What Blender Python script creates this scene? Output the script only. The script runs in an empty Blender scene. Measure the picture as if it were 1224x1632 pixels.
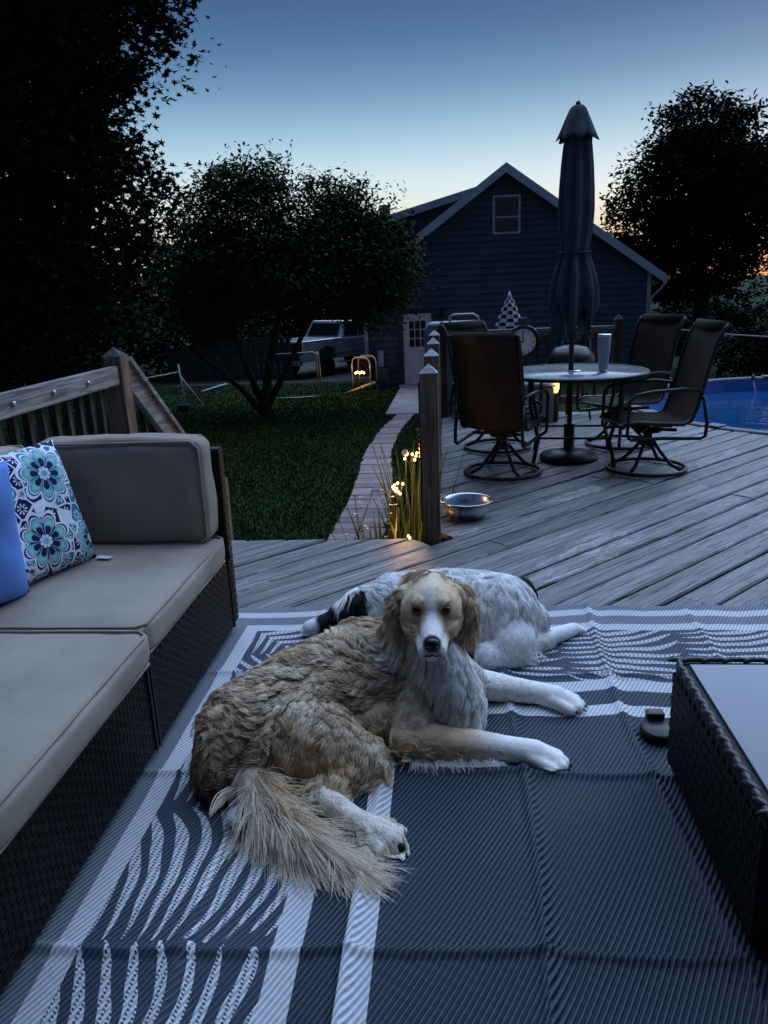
import bpy, bmesh, math, random
import numpy as np
from mathutils import Vector, Matrix, noise as mnoise

random.seed(7)
rng = np.random.default_rng(11)
sc = bpy.context.scene
COL = sc.collection
rad = math.radians

# ------------------------------------------------------------------ camera
FPX, CXP, CYP, CAMH = 1230.0, 612.0, 816.0, 1.5      # focal length and centre in photo pixels
PITCH, ROLL, YAW = rad(16.4), rad(2.4), rad(5.5)
RZ = np.array([[math.cos(YAW), -math.sin(YAW), 0], [math.sin(YAW), math.cos(YAW), 0], [0, 0, 1]])
cam_r = RZ @ np.array([1.0, 0, 0])
cam_u = RZ @ np.array([0, math.sin(PITCH), math.cos(PITCH)])
cam_f = RZ @ np.array([0, math.cos(PITCH), -math.sin(PITCH)])
ax = math.cos(ROLL) * cam_r - math.sin(ROLL) * cam_u
ay = math.sin(ROLL) * cam_r + math.cos(ROLL) * cam_u
cam = bpy.data.cameras.new('camera')
cam.sensor_fit = 'VERTICAL'; cam.sensor_height = 24.0; cam.lens = FPX / 1632.0 * 24.0
cam.clip_start = 0.05; cam.clip_end = 2000
camo = bpy.data.objects.new('camera', cam); COL.objects.link(camo)
camo.matrix_world = Matrix(((ax[0], ay[0], -cam_f[0], 0), (ax[1], ay[1], -cam_f[1], 0), (ax[2], ay[2], -cam_f[2], CAMH), (0, 0, 0, 1)))
sc.camera = camo

# ------------------------------------------------------------------ world, sun, exposure

def S(r, g, b, a=1.0):                               # 8-bit sRGB -> linear rgba
    f = lambda c: (c / 255 / 12.92) if c <= 10.3 else ((c / 255 + 0.055) / 1.055) ** 2.4
    return (f(r), f(g), f(b), a)

world = bpy.data.worlds.new('World'); sc.world = world; world.use_nodes = True
wn = world.node_tree; wn.nodes.clear()
W = lambda t: wn.nodes.new(t)
def wlink(a, b): wn.links.new(a, b)
w_out, w_bg = W('ShaderNodeOutputWorld'), W('ShaderNodeBackground')
w_tc = W('ShaderNodeTexCoord'); w_sep = W('ShaderNodeSeparateXYZ'); wlink(w_tc.outputs['Generated'], w_sep.inputs[0])
w_ramp = W('ShaderNodeValToRGB'); wlink(w_sep.outputs['Z'], w_ramp.inputs[0])
cr = w_ramp.color_ramp; cr.interpolation = 'B_SPLINE'
stops = [(0.0, S(214, 176, 128)), (0.05, S(222, 212, 182)), (0.10, S(228, 240, 242)), (0.155, S(164, 204, 228)), (0.22, S(88, 132, 174)),
         (0.30, S(50, 80, 124)), (0.45, S(42, 70, 120)), (0.7, S(36, 60, 112)), (1.0, S(32, 54, 104))]
for i, (p, c) in enumerate(stops):
    e = cr.elements[i] if i < 2 else cr.elements.new(p)
    e.position = p; e.color = c
# the half of the sky away from the sunset is dimmer, as it is at dusk
w_dot = W('ShaderNodeVectorMath'); w_dot.operation = 'DOT_PRODUCT'; wlink(w_tc.outputs['Generated'], w_dot.inputs[0])
SUNROT = rad(22)                                     # clockwise from +Y: where the sun went down, right of the house
w_dot.inputs[1].default_value = (math.sin(SUNROT), math.cos(SUNROT), 0)
w_mr = W('ShaderNodeMapRange'); wlink(w_dot.outputs['Value'], w_mr.inputs[0])
for k, v in ((1, -0.5), (2, 0.75), (3, 0.0), (4, 1.0)): w_mr.inputs[k].default_value = v
w_mul = W('ShaderNodeMixRGB'); w_mul.blend_type = 'MIX'
w_cool = W('ShaderNodeValToRGB'); wlink(w_sep.outputs['Z'], w_cool.inputs[0])       # the eastern sky: dusky blue down to the horizon
for i, (p, c) in enumerate([(0.0, S(74, 82, 104)), (0.12, S(78, 94, 128)), (0.3, S(46, 72, 118)), (1.0, S(32, 54, 104))]):
    e = w_cool.color_ramp.elements[i] if i < 2 else w_cool.color_ramp.elements.new(p)
    e.position = p; e.color = c
wlink(w_mr.outputs[0], w_mul.inputs[0]); wlink(w_cool.outputs[0], w_mul.inputs[1]); wlink(w_ramp.outputs[0], w_mul.inputs[2])
w_sky = W('ShaderNodeTexSky'); w_sky.sky_type = 'NISHITA'; w_sky.sun_disc = False
w_sky.sun_elevation = rad(0.2); w_sky.sun_rotation = SUNROT
w_sky.altitude = 200; w_sky.dust_density = 0.8; w_sky.ozone_density = 2.0
w_add = W('ShaderNodeMixRGB'); w_add.blend_type = 'ADD'; w_add.inputs[0].default_value = 0.05
wlink(w_mul.outputs[0], w_add.inputs[1]); wlink(w_sky.outputs[0], w_add.inputs[2])
wlink(w_add.outputs[0], w_bg.inputs['Color']); w_bg.inputs['Strength'].default_value = 1.0
wlink(w_bg.outputs[0], w_out.inputs['Surface'])

sun = bpy.data.lights.new('sun', 'SUN'); sun.energy = 4.3; sun.angle = rad(84); sun.color = (0.50, 0.68, 1.0)
suno = bpy.data.objects.new('sun', sun); COL.objects.link(suno)
sd = Vector((math.sin(SUNROT) * math.cos(rad(58)), math.cos(SUNROT) * math.cos(rad(58)), math.sin(rad(58))))
suno.rotation_euler = sd.to_track_quat('Z', 'Y').to_euler(); suno.location = (3, 8, 12)

vs = sc.view_settings
sc.display_settings.display_device = 'sRGB'
vs.view_transform = 'Standard'; vs.look = 'None'; vs.exposure = 0.0; vs.gamma = 1.0; vs.use_curve_mapping = False
sc.render.engine = 'CYCLES'
sc.cycles.use_denoising = True
sc.cycles.max_bounces = 6; sc.cycles.diffuse_bounces = 3; sc.cycles.transparent_max_bounces = 8
sc.cycles.sample_clamp_indirect = 4.0

# ------------------------------------------------------------------ pixels to places
def ray(x, y):
    u = (x - CXP) / FPX; v = -(y - CYP) / FPX
    return cam_f + u * ax + v * ay
def pz(x, y, z=0.0):
    d = ray(x, y); k = (z - CAMH) / d[2]; return Vector((d[0] * k, d[1] * k, z))
def py(x, y, Y):
    d = ray(x, y); k = Y / d[1]; return Vector((d[0] * k, Y, CAMH + d[2] * k))

# ------------------------------------------------------------------ node expressions
class X:
    """a shader value that can be added, multiplied and so on"""
    def __init__(s, nt, sock): s.nt = nt; s.s = sock
    def _m(s, op, *a):
        n = s.nt.nodes.new('ShaderNodeMath'); n.operation = op
        for i, v in enumerate((s,) + a):
            if isinstance(v, X): s.nt.links.new(v.s, n.inputs[i])
            else: n.inputs[i].default_value = float(v)
        return X(s.nt, n.outputs[0])
    def lift(s, v):
        n = s.nt.nodes.new('ShaderNodeValue'); n.outputs[0].default_value = float(v); return X(s.nt, n.outputs[0])
    def __add__(s, o): return s._m('ADD', o)
    __radd__ = __add__
    def __mul__(s, o): return s._m('MULTIPLY', o)
    __rmul__ = __mul__
    def __sub__(s, o): return s._m('SUBTRACT', o)
    def __rsub__(s, o): return s._m('MULTIPLY', -1)._m('ADD', o)
    def __truediv__(s, o): return s._m('DIVIDE', o)
    def __neg__(s): return s._m('MULTIPLY', -1)
    def sin(s): return s._m('SINE')
    def cos(s): return s._m('COSINE')
    def abs(s): return s._m('ABSOLUTE')
    def fract(s): return s._m('FRACT')
    def floor(s): return s._m('FLOOR')
    def sqrt(s): return s._m('SQRT')
    def pow(s, o): return s._m('POWER', o)
    def min(s, o): return s._m('MINIMUM', o)
    def max(s, o): return s._m('MAXIMUM', o)
    def gt(s, o): return s._m('GREATER_THAN', o)
    def lt(s, o): return s._m('LESS_THAN', o)
    def atan2(s, o): return s._m('ARCTAN2', o)
    def step(s, a, b):                               # smooth 0..1 from a to b
        n = s.nt.nodes.new('ShaderNodeMapRange'); n.interpolation_type = 'SMOOTHSTEP'
        s.nt.links.new(s.s, n.inputs[0])
        n.inputs[1].default_value = a; n.inputs[2].default_value = b
        return X(s.nt, n.outputs[0])

class T:
    """one material under construction"""
    def __init__(s, name, rough=0.7, spec=0.3, metal=0.0):
        s.m = bpy.data.materials.new(name); s.m.use_nodes = True; s.nt = s.m.node_tree
        s.b = s.nt.nodes['Principled BSDF']
        s.b.inputs['Roughness'].default_value = rough; s.b.inputs['Metallic'].default_value = metal
        s.b.inputs['Specular IOR Level'].default_value = spec
        s._tc = None
    def n(s, t): return s.nt.nodes.new(t)
    def l(s, a, b): s.nt.links.new(a, b)
    def tc(s, out='Object'):
        if s._tc is None: s._tc = s.n('ShaderNodeTexCoord')
        return s._tc.outputs[out]
    def xyz(s, sock=None):
        sp = s.n('ShaderNodeSeparateXYZ'); s.l(sock or s.tc(), sp.inputs[0])
        return [X(s.nt, o) for o in sp.outputs]
    def vec(s, x, y, z=0.0):
        c = s.n('ShaderNodeCombineXYZ')
        for i, v in enumerate((x, y, z)):
            if isinstance(v, X): s.l(v.s, c.inputs[i])
            else: c.inputs[i].default_value = v
        return c.outputs[0]
    def rand(s): return X(s.nt, s.n('ShaderNodeObjectInfo').outputs['Random'])
    def noise(s, vec=None, scale=5.0, detail=3.0, rough=0.55, dist=0.0):
        n = s.n('ShaderNodeTexNoise'); s.l(vec or s.tc(), n.inputs['Vector'])
        n.inputs['Scale'].default_value = scale; n.inputs['Detail'].default_value = detail
        n.inputs['Roughness'].default_value = rough; n.inputs['Distortion'].default_value = dist
        return X(s.nt, n.outputs[0])
    def voro(s, vec=None, scale=5.0, feature='F1', out='Distance', rnd=1.0):
        n = s.n('ShaderNodeTexVoronoi'); n.feature = feature; s.l(vec or s.tc(), n.inputs['Vector'])
        n.inputs['Scale'].default_value = scale; n.inputs['Randomness'].default_value = rnd
        return n.outputs[out]
    def mix(s, fac, a, b):
        n = s.n('ShaderNodeMixRGB')
        if isinstance(fac, X): s.l(fac.s, n.inputs[0])
        else: n.inputs[0].default_value = fac
        for i, c in ((1, a), (2, b)):
            if isinstance(c, (tuple, list)): n.inputs[i].default_value = tuple(c)[:3] + (1,)
            else: s.l(c, n.inputs[i])
        return n.outputs[0]
    def scale_col(s, col, fac):
        n = s.n('ShaderNodeMixRGB'); n.blend_type = 'MULTIPLY'; n.inputs[0].default_value = 1
        if isinstance(col, (tuple, list)): n.inputs[1].default_value = tuple(col)[:3] + (1,)
        else: s.l(col, n.inputs[1])
        s.l(fac.s, n.inputs[2]); return n.outputs[0]
    def color(s, c):
        if isinstance(c, (tuple, list)): s.b.inputs['Base Color'].default_value = tuple(c)[:3] + (1,)
        else: s.l(c, s.b.inputs['Base Color'])
        return s
    def rough(s, x): s.l(x.s, s.b.inputs['Roughness']); return s
    def bump(s, h, dist=0.002, strength=1.0):
        n = s.n('ShaderNodeBump'); s.l(h.s, n.inputs['Height'])
        n.inputs['Distance'].default_value = dist; n.inputs['Strength'].default_value = strength
        s.l(n.outputs[0], s.b.inputs['Normal']); return s
    def emit(s, c, k):
        s.b.inputs['Emission Color'].default_value = tuple(c)[:3] + (1,); s.b.inputs['Emission Strength'].default_value = k; return s

def plain(name, c, rough=0.6, spec=0.3, metal=0.0, var=0.25, scale=12.0, bump=0.0):
    t = T(name, rough, spec, metal)
    f = t.noise(scale=scale, detail=4)
    lo = tuple(v * (1 - var) for v in c[:3]); hi = tuple(min(1, v * (1 + var)) for v in c[:3])
    t.color(t.mix(f.step(0.3, 0.7), lo, hi))
    if bump: t.bump(f, bump)
    return t.m

# ------------------------------------------------------------------ geometry
class G:
    def __init__(s): s.v = []; s.f = []
    def add(s, vs, fs):
        o = len(s.v); s.v += [tuple(p) for p in vs]; s.f += [tuple(i + o for i in f) for f in fs]; return s
    def hexa(s, p):                                  # 4 bottom corners counter-clockwise, 4 top
        return s.add(p, [(3, 2, 1, 0), (4, 5, 6, 7), (0, 1, 5, 4), (1, 2, 6, 5), (2, 3, 7, 6), (3, 0, 4, 7)])
    def box(s, c, d, rz=0.0, M=None):
        hx, hy, hz = d[0] / 2, d[1] / 2, d[2] / 2
        ps = [Vector((x, y, z)) for z in (-hz, hz) for x, y in ((-hx, -hy), (hx, -hy), (hx, hy), (-hx, hy))]
        if M is None: M = Matrix.Rotation(rz, 3, 'Z')
        return s.hexa([M @ p + Vector(c) for p in ps])
    def bar(s, a, b, w, h, up=(0, 0, 1)):            # rectangular bar from a to b
        a, b = Vector(a), Vector(b); d = (b - a).normalized(); sd = d.cross(Vector(up)).normalized(); u = sd.cross(d)
        q = []
        for e in (a, b):
            q.append([e + sd * (w / 2 * i) + u * (h / 2 * j) for i, j in ((-1, -1), (1, -1), (1, 1), (-1, 1))])
        o = q[0] + q[1]
        return s.add(o, [(0, 1, 2, 3), (7, 6, 5, 4), (0, 4, 5, 1), (1, 5, 6, 2), (2, 6, 7, 3), (3, 7, 4, 0)])
    def tube(s, pts, r, n=8, closed=False, flat=1.0):
        pts = [Vector(p) for p in pts]; m = len(pts)
        rs = list(r) if hasattr(r, '__len__') else [r] * m
        vs = []; ref = None
        for i, p in enumerate(pts):
            a = pts[(i - 1) % m] if (i or closed) else p
            b = pts[(i + 1) % m] if (i < m - 1 or closed) else p
            d = (b - a).normalized()
            if ref is None: ref = Vector((0, 0, 1)) if abs(d.z) < 0.9 else Vector((1, 0, 0))
            sd = d.cross(ref)
            if sd.length < 1e-6: sd = d.orthogonal()
            sd.normalize(); u = sd.cross(d); ref = u
            for k in range(n):
                t = 2 * math.pi * k / n
                vs.append(p + (sd * math.cos(t) + u * (math.sin(t) * flat)) * rs[i])
        fs = []
        for i in range(m if closed else m - 1):
            j = (i + 1) % m
            for k in range(n):
                l = (k + 1) % n
                fs.append((i * n + k, i * n + l, j * n + l, j * n + k))
        if not closed:
            fs.append(tuple(range(n - 1, -1, -1))); fs.append(tuple(range((m - 1) * n, m * n)))
        return s.add(vs, fs)
    def lathe(s, prof, c=(0, 0, 0), n=24, rf=None, close_top=True, close_bot=True):
        vs = []; m = len(prof)
        for i, (r, z) in enumerate(prof):
            for k in range(n):
                t = 2 * math.pi * k / n
                rr, zz = (r, z) if rf is None else rf(r, z, t, i)
                vs.append((c[0] + rr * math.cos(t), c[1] + rr * math.sin(t), c[2] + zz))
        fs = [(i * n + k, i * n + (k + 1) % n, (i + 1) * n + (k + 1) % n, (i + 1) * n + k) for i in range(m - 1) for k in range(n)]
        if close_bot: fs.append(tuple(range(n - 1, -1, -1)))
        if close_top: fs.append(tuple(range((m - 1) * n, m * n)))
        return s.add(vs, fs)
    def prism(s, poly, a, b, axes='xz'):             # polygon in two axes, pushed from a to b along the third
        idx = {'xz': (0, 2, 1), 'yz': (1, 2, 0), 'xy': (0, 1, 2)}[axes]
        def mk(p, t):
            q = [0, 0, 0]; q[idx[0]] = p[0]; q[idx[1]] = p[1]; q[idx[2]] = t; return tuple(q)
        n = len(poly)
        vs = [mk(p, a) for p in poly] + [mk(p, b) for p in poly]
        fs = [tuple(range(n - 1, -1, -1)), tuple(range(n, 2 * n))] + [(i, (i + 1) % n, n + (i + 1) % n, n + i) for i in range(n)]
        return s.add(vs, fs)
    def mesh(s, name, smooth=False, fixn=True):
        me = bpy.data.meshes.new(name); me.from_pydata(s.v, [], s.f); me.validate()
        if fixn:
            bm = bmesh.new(); bm.from_mesh(me); bmesh.ops.recalc_face_normals(bm, faces=bm.faces); bm.to_mesh(me); bm.free()
        if smooth: me.polygons.foreach_set('use_smooth', [True] * len(me.polygons))
        return me
    def build(s, name, mat, parent=None, smooth=False, bevel=0.0, seg=2, fixn=True):
        return obj(name, s.mesh(name, smooth, fixn), mat, parent, bevel, seg)

def obj(name, me, mat, parent=None, bevel=0.0, seg=2):
    o = bpy.data.objects.new(name, me); COL.objects.link(o)
    if mat is not None and not me.materials: me.materials.append(mat)
    if parent is not None: o.parent = parent
    if bevel:
        m = o.modifiers.new('bevel', 'BEVEL'); m.width = bevel; m.segments = seg; m.limit_method = 'ANGLE'; m.angle_limit = rad(40)
    return o
def tag(o, label=None, cat=None, group=None, kind=None):
    if label: o['label'] = label
    if cat: o['category'] = cat
    if group: o['group'] = group
    if kind: o['kind'] = kind
    return o
def thing(name, label, cat, loc=(0, 0, 0), rz=0.0, group=None):
    o = bpy.data.objects.new(name, None); COL.objects.link(o); o.empty_display_size = 0.1
    o.location = loc; o.rotation_euler = (0, 0, rz)
    return tag(o, label, cat, group)
def copy_tree(o, parent=None):
    c = o.copy(); COL.objects.link(c); c.parent = parent
    for ch in list(o.children): copy_tree(ch, c)
    return c
def pmesh(name, verts, faces_flat, counts, smooth=False):   # numpy arrays -> mesh, fast
    me = bpy.data.meshes.new(name)
    me.vertices.add(len(verts)); me.vertices.foreach_set('co', np.asarray(verts, np.float32).ravel())
    me.loops.add(len(faces_flat)); me.loops.foreach_set('vertex_index', np.asarray(faces_flat, np.int32))
    counts = np.asarray(counts, np.int32); starts = np.concatenate(([0], np.cumsum(counts)[:-1])).astype(np.int32)
    me.polygons.add(len(counts)); me.polygons.foreach_set('loop_start', starts)
    if smooth: me.polygons.foreach_set('use_smooth', np.ones(len(counts), bool))
    me.update(); me.validate(); return me
def sstep(a, b, x):
    t = np.clip((x - a) / (b - a), 0, 1); return t * t * (3 - 2 * t)
def rbox(dx, dy, dz, r, n=10, puff=0.0, wr=0.0, seed=0.0):
    """a cushion: rounded box with bulging faces, about its centre"""
    bm = bmesh.new(); bmesh.ops.create_cube(bm, size=2.0)
    bmesh.ops.subdivide_edges(bm, edges=bm.edges[:], cuts=n, use_grid_fill=True)
    h = Vector((dx / 2, dy / 2, dz / 2))
    for v in bm.verts:
        c = v.co.copy()
        p = Vector((c.x * h.x, c.y * h.y, c.z * h.z))
        inner = Vector([max(-h[i] + r, min(h[i] - r, p[i])) for i in range(3)])
        d = p - inner
        if d.length > 1e-9: p = inner + d.normalized() * r
        fx, fy, fz = 1 - c.x ** 2, 1 - c.y ** 2, 1 - c.z ** 2
        ax_ = max(range(3), key=lambda i: abs(c[i])); others = [f for i, f in enumerate((fx, fy, fz)) if i != ax_]
        b = puff * math.sqrt(max(0, others[0] * others[1]))
        q = p.copy(); q[ax_] += math.copysign(b, c[ax_])
        if wr:
            w = mnoise.noise(Vector((q.x * 5 + seed, q.y * 9, q.z * 9))) * wr + mnoise.noise(Vector((q.x * 14 + seed, q.y * 3 + 5, q.z * 6))) * wr * .6
            q += (p - inner).normalized() * w if (p - inner).length > 1e-6 else Vector((0, 0, w))
        v.co = q
    me = bpy.data.meshes.new('cushion'); bm.to_mesh(me); bm.free()
    me.polygons.foreach_set('use_smooth', [True] * len(me.polygons)); return me

# ------------------------------------------------------------------ ground, path
def gh(x, y):                                        # height of the ground
    return -1.2 - 0.14 * sstep(14, 22, y) - 0.22 * sstep(22, 27, y) * sstep(-1, -4, x) + 0.5 * sstep(30, 60, y)

t = T('lawn_earth', 0.95, 0.1)
f = t.noise(scale=1.1, detail=5); f2 = t.noise(scale=24, detail=4)
t.color(t.mix((f * 0.6 + f2 * 0.4).step(0.35, 0.65), (0.010, 0.028, 0.006), (0.020, 0.045, 0.010)))
t.bump(f2, 0.02); M_LAWN = t.m
xs = np.concatenate((np.linspace(-120, -14, 10), np.linspace(-12, 14, 66), np.linspace(16, 120, 10)))
ys = np.concatenate((np.linspace(-40, 2, 6), np.linspace(4, 36, 80), np.linspace(40, 400, 10)))
gx_, gy_ = np.meshgrid(xs, ys); gv = np.stack((gx_, gy_, gh(gx_, gy_)), -1).reshape(-1, 3)
nx = len(xs); ii = (np.arange(len(ys) - 1)[:, None] * nx + np.arange(nx - 1)[None]).ravel()
lawn = obj('lawn', pmesh('lawn', gv, np.stack((ii, ii + 1, ii + 1 + nx, ii + nx), -1).ravel(), [4] * len(ii), True), M_LAWN)
tag(lawn, 'dark green mown lawn running from the deck to the house', kind='structure')

path_l = [(-1.43, 7.0), (-1.41, 8.1), (-1.38, 9.9), (-1.5, 12.7), (-1.42, 14.6), (-1.24, 16.6)]
path_r = [(-0.80, 7.0), (-0.80, 8.1), (-0.82, 9.9), (-1.06, 12.7), (-1.02, 14.6), (-0.86, 16.6)]
def pint(tab, y): return float(np.interp(y, [p[1] for p in tab], [p[0] for p in tab]))
# blades of grass over the part of the lawn that the place shows
NB = 260000
gy0 = 6.2 + (1 - np.sqrt(rng.random(NB))) * 19; gx0 = -14 + rng.random(NB) * 14.3
wL = np.interp(gy0, [p[1] for p in path_l], [p[0] for p in path_l]); wR = np.interp(gy0, [p[1] for p in path_r], [p[0] for p in path_r])
keep = ~((gx0 > wL - 0.01) & (gx0 < wR + 0.01) & (gy0 < 16.7)) & ~((gx0 > -1.5) & (gy0 > 16.7)) & (gx0 > -1.3 * gy0 * 0.55 - 2)
gx0, gy0 = gx0[keep], gy0[keep]; NB = len(gx0)
bh = 0.025 + 0.035 * rng.random(NB); ba = rng.random(NB) * 6.283; bw = 0.004 + 0.0006 * gy0
base = np.stack((gx0, gy0, gh(gx0, gy0) - 0.004), -1); sd_ = np.stack((np.cos(ba), np.sin(ba), 0 * ba), -1) * bw[:, None]
tip = base + np.stack(((rng.random(NB) - .5) * .04, (rng.random(NB) - .5) * .04, bh), -1)
bv = np.stack((base - sd_, base + sd_, tip), 1).reshape(-1, 3)
t = T('grass_blade', 0.7, 0.2)
f = t.noise(scale=0.9, detail=4); f2 = t.noise(scale=60, detail=1)
t.color(t.mix((f * .5 + f2 * .5).step(.38, .62), (0.011, 0.032, 0.005), (0.034, 0.074, 0.013))); M_GRASS = t.m
grass = obj('grass', pmesh('grass', bv, np.arange(NB * 3), [3] * NB), M_GRASS)
tag(grass, 'short green blades of the mown lawn', kind='stuff')

t = T('paver', 0.9, 0.2)
r = t.rand(); f = t.noise(scale=9, detail=5); f2 = t.noise(scale=120, detail=2)
c = t.mix(r, (0.22, 0.16, 0.15), (0.36, 0.28, 0.26)); t.color(t.scale_col(c, f * 0.7 + f2 * 0.3 + 0.5)); t.bump(f2 + f, 0.004); M_PAVER = t.m
path = thing('path', None, None); tag(path, 'narrow path of reddish brick pavers across the lawn', kind='structure')
y = 7.0
while y < 16.55:
    dy = 0.20 + random.random() * 0.012
    l, r_ = pint(path_l, y + dy / 2), pint(path_r, y + dy / 2)
    cols = 2 if y < 10.2 else 1
    jl = random.uniform(-.012, .012)
    for k in range(cols):
        a = l + (r_ - l) * k / cols + jl; b = l + (r_ - l) * (k + 1) / cols + jl - 0.008
        z = float(gh(0, y)) + random.uniform(0.012, 0.024)
        g = G(); tz = [random.uniform(-.004, .004) for _ in range(4)]
        g.hexa([(a, y, z - .08), (b, y, z - .08), (b, y + dy - .01, z - .08), (a, y + dy - .01, z - .08),
                (a, y, z + tz[0]), (b, y, z + tz[1]), (b, y + dy - .01, z + tz[2]), (a, y + dy - .01, z + tz[3])])
        g.build('paver', M_PAVER, path, bevel=0.006, seg=1)
    y += dy
t = T('concrete', 0.9, 0.2); f = t.noise(scale=3, detail=6); f2 = t.noise(scale=90, detail=2)
t.color(t.mix((f * .7 + f2 * .3).step(.3, .7), (0.2, 0.18, 0.18), (0.34, 0.31, 0.31))); t.bump(f2, .003); M_CONC = t.m
g = G(); g.hexa([(-1.5, 16.75, -1.4), (0.3, 16.75, -1.4), (0.3, 22.45, -1.5), (-1.5, 22.45, -1.5), (-1.5, 16.75, -1.21), (0.3, 16.75, -1.21), (0.3, 22.45, -1.31), (-1.5, 22.45, -1.31)])
tag(g.build('concrete_pad', M_CONC, bevel=0.02), 'pale concrete pad in front of the white house door', kind='structure')

# ------------------------------------------------------------------ deck
t = T('weathered_wood', 0.75, 0.25)
A45 = rad(44.5)
ox, oy, oz = t.xyz()
u = ox * math.cos(A45) + oy * math.sin(A45); v = oy * math.cos(A45) - ox * math.sin(A45)
r = t.rand(); ro = r * 37.0
g1 = t.noise(t.vec(u * 1.3 + ro, v * 34 + ro, oz), 1.0, 5, .6, 0.6)      # long grain
g2 = t.noise(t.vec(u * 5 + ro, v * 130, ro), 1.0, 3, .6, 0.3)            # fine grain
bl = t.noise(t.vec(u * 2.2 + ro, v * 7 + ro, ro), 1.0, 4, .6)            # blotches
kn = X(t.nt, t.voro(t.vec(u * 1.6 + ro, v * 5.2, ro), 1.0)).step(0.04, 0.11)  # knots
c = t.mix(g1.step(.22, .72), (0.065, 0.066, 0.068), (0.225, 0.228, 0.23))
fk = t.noise(t.vec(u * 14 + ro, v * 60, ro), 1.0, 4, .65) * t.noise(t.vec(u * 1.1 + ro, v * 3 + ro, ro), 1.0, 2).step(.5, .68)
c = t.mix(fk.step(.42, .56) * .8, c, (0.36, 0.36, 0.36))
ck = t.noise(t.vec(u * 1.7 + ro, v * 95 + ro, ro), 1.0, 2, .5, .8).step(.60, .66)
c = t.mix(bl.step(.48, .72) * 0.65, c, (0.13, 0.125, 0.12))
c = t.scale_col(c, (g2.step(.30, .56) * 0.7 + 0.4) * (r * 0.55 + 0.68) * (kn * 0.7 + 0.3) * (1.0 - ck * .75))
t.color(c); t.rough(g1 * 0.25 + 0.36); t.b.inputs['Specular IOR Level'].default_value = .5; t.bump(g1 * 0.5 + g2 * 0.5 + kn * .5 - ck * 1.2 + fk * .6, 0.005); M_DECK = t.m

POOL_C, POOL_R = (4.45, 9.3), 2.3
def on_deck(x, y):
    if y > 9.05 or y < -3.0 or x > 7.0 or x < -2.35: return False
    if x < -0.13 and y > 4.49: return False
    return math.hypot(x - POOL_C[0], y - POOL_C[1]) > POOL_R + 0.1 and not (y > 9.3)
deck = thing('deck', None, None); tag(deck, 'raised deck of weathered grey diagonal boards', kind='structure')
cu, su = math.cos(A45), math.sin(A45)
def uvxy(u, v): return (u * cu - v * su, u * su + v * cu)
PW = 0.178
def spans(v):
    us = np.arange(-6, 12, 0.05); ins = [on_deck(*uvxy(u_, v)) for u_ in us]; out = []; s0 = None
    for k in range(1, len(us)):
        if ins[k] != ins[k - 1]:
            a, b = us[k - 1], us[k]
            for _ in range(14):
                m_ = (a + b) / 2
                if on_deck(*uvxy(m_, v)) == ins[k - 1]: a = m_
                else: b = m_
            if ins[k]: s0 = (a + b) / 2
            elif s0 is not None: out.append((s0, (a + b) / 2)); s0 = None
    return out
vk = 1.974 - PW * 45; gr_n = .006
while vk < 8:
    gl_, gr_ = gr_n, random.uniform(.004, .011); gr_n = gr_ if random.random() < .8 else .013
    lo, hi = vk + gl_, vk + PW - gr_
    sa, sb = spans(lo), spans(hi)
    if len(sa) != len(sb):
        pairs = []
        for a_ in (sa if len(sa) > len(sb) else sb):
            for b_ in (sb if len(sa) > len(sb) else sa):
                if min(a_[1], b_[1]) - max(a_[0], b_[0]) > .05:
                    q = (max(a_[0], b_[0]), min(a_[1], b_[1])); pairs.append((q, q))
        sa, sb = [p[0] for p in pairs], [p[1] for p in pairs]
    if sa:
        for (a0, a1), (b0, b1) in zip(sa, sb):
            if max(a1 - a0, b1 - b0) < 0.08: continue
            L = min(a1, b1) - max(a0, b0)
            cuts = []
            if L > 3.2:
                cuts = [max(a0, b0) + L * random.uniform(.25, .75)]
            segs = []; pa, pb = a0, b0
            for cc in cuts: segs.append((pa, cc - .002, pb, cc - .002)); pa = pb = cc + .002
            segs.append((pa, a1, pb, b1))
            for q0, q1, w0, w1 in segs:
                zt = random.uniform(-.0035, .0015); cup = random.uniform(-.002, .003)
                g = G(); n = max(2, int((q1 - q0) / .5)); e = .008
                prof = [(0, -.036, 0), (0, zt - e, 0), (0, zt, e), (.5, zt + cup, 0), (1, zt, -e), (1, zt - e, 0), (1, -.036, 0)]
                m_ = len(prof); vs_ = []
                for k in range(n + 1):
                    f_ = k / n; wob = mnoise.noise(Vector((vk * 9, k * .9, 1))) * .0025
                    for (tt, z_, e_) in prof:
                        vv = lo + (hi - lo) * tt + e_ + wob
                        uu = (q0 + (q1 - q0) * f_) * (1 - tt) + (w0 + (w1 - w0) * f_) * tt
                        x_, y_ = uvxy(uu, vv); vs_.append((x_, y_, z_))
                fs_ = [(k * m_ + j, k * m_ + (j + 1) % m_, (k + 1) * m_ + (j + 1) % m_, (k + 1) * m_ + j) for k in range(n) for j in range(m_)]
                fs_ += [tuple(range(m_ - 1, -1, -1)), tuple(range(n * m_, (n + 1) * m_))]
                g.add(vs_, fs_); g.build('plank', M_DECK, deck)
    vk += PW
M_WOOD2 = plain('deck_frame_wood', (0.10, 0.085, 0.07), 0.85, 0.2, var=.4, scale=6, bump=.004)
for a, b in (((-2.35, 4.46), (-0.16, 4.46)), ((-0.11, 4.49), (-0.11, 9.03)), ((-0.1, 9.0), (2.0, 9.0)), ((-2.33, -3), (-2.33, 4.4))):
    G().bar((a[0], a[1], -.14), (b[0], b[1], -.14), .035, .2).build('rim_joist', M_WOOD2, deck, bevel=.003)
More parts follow.
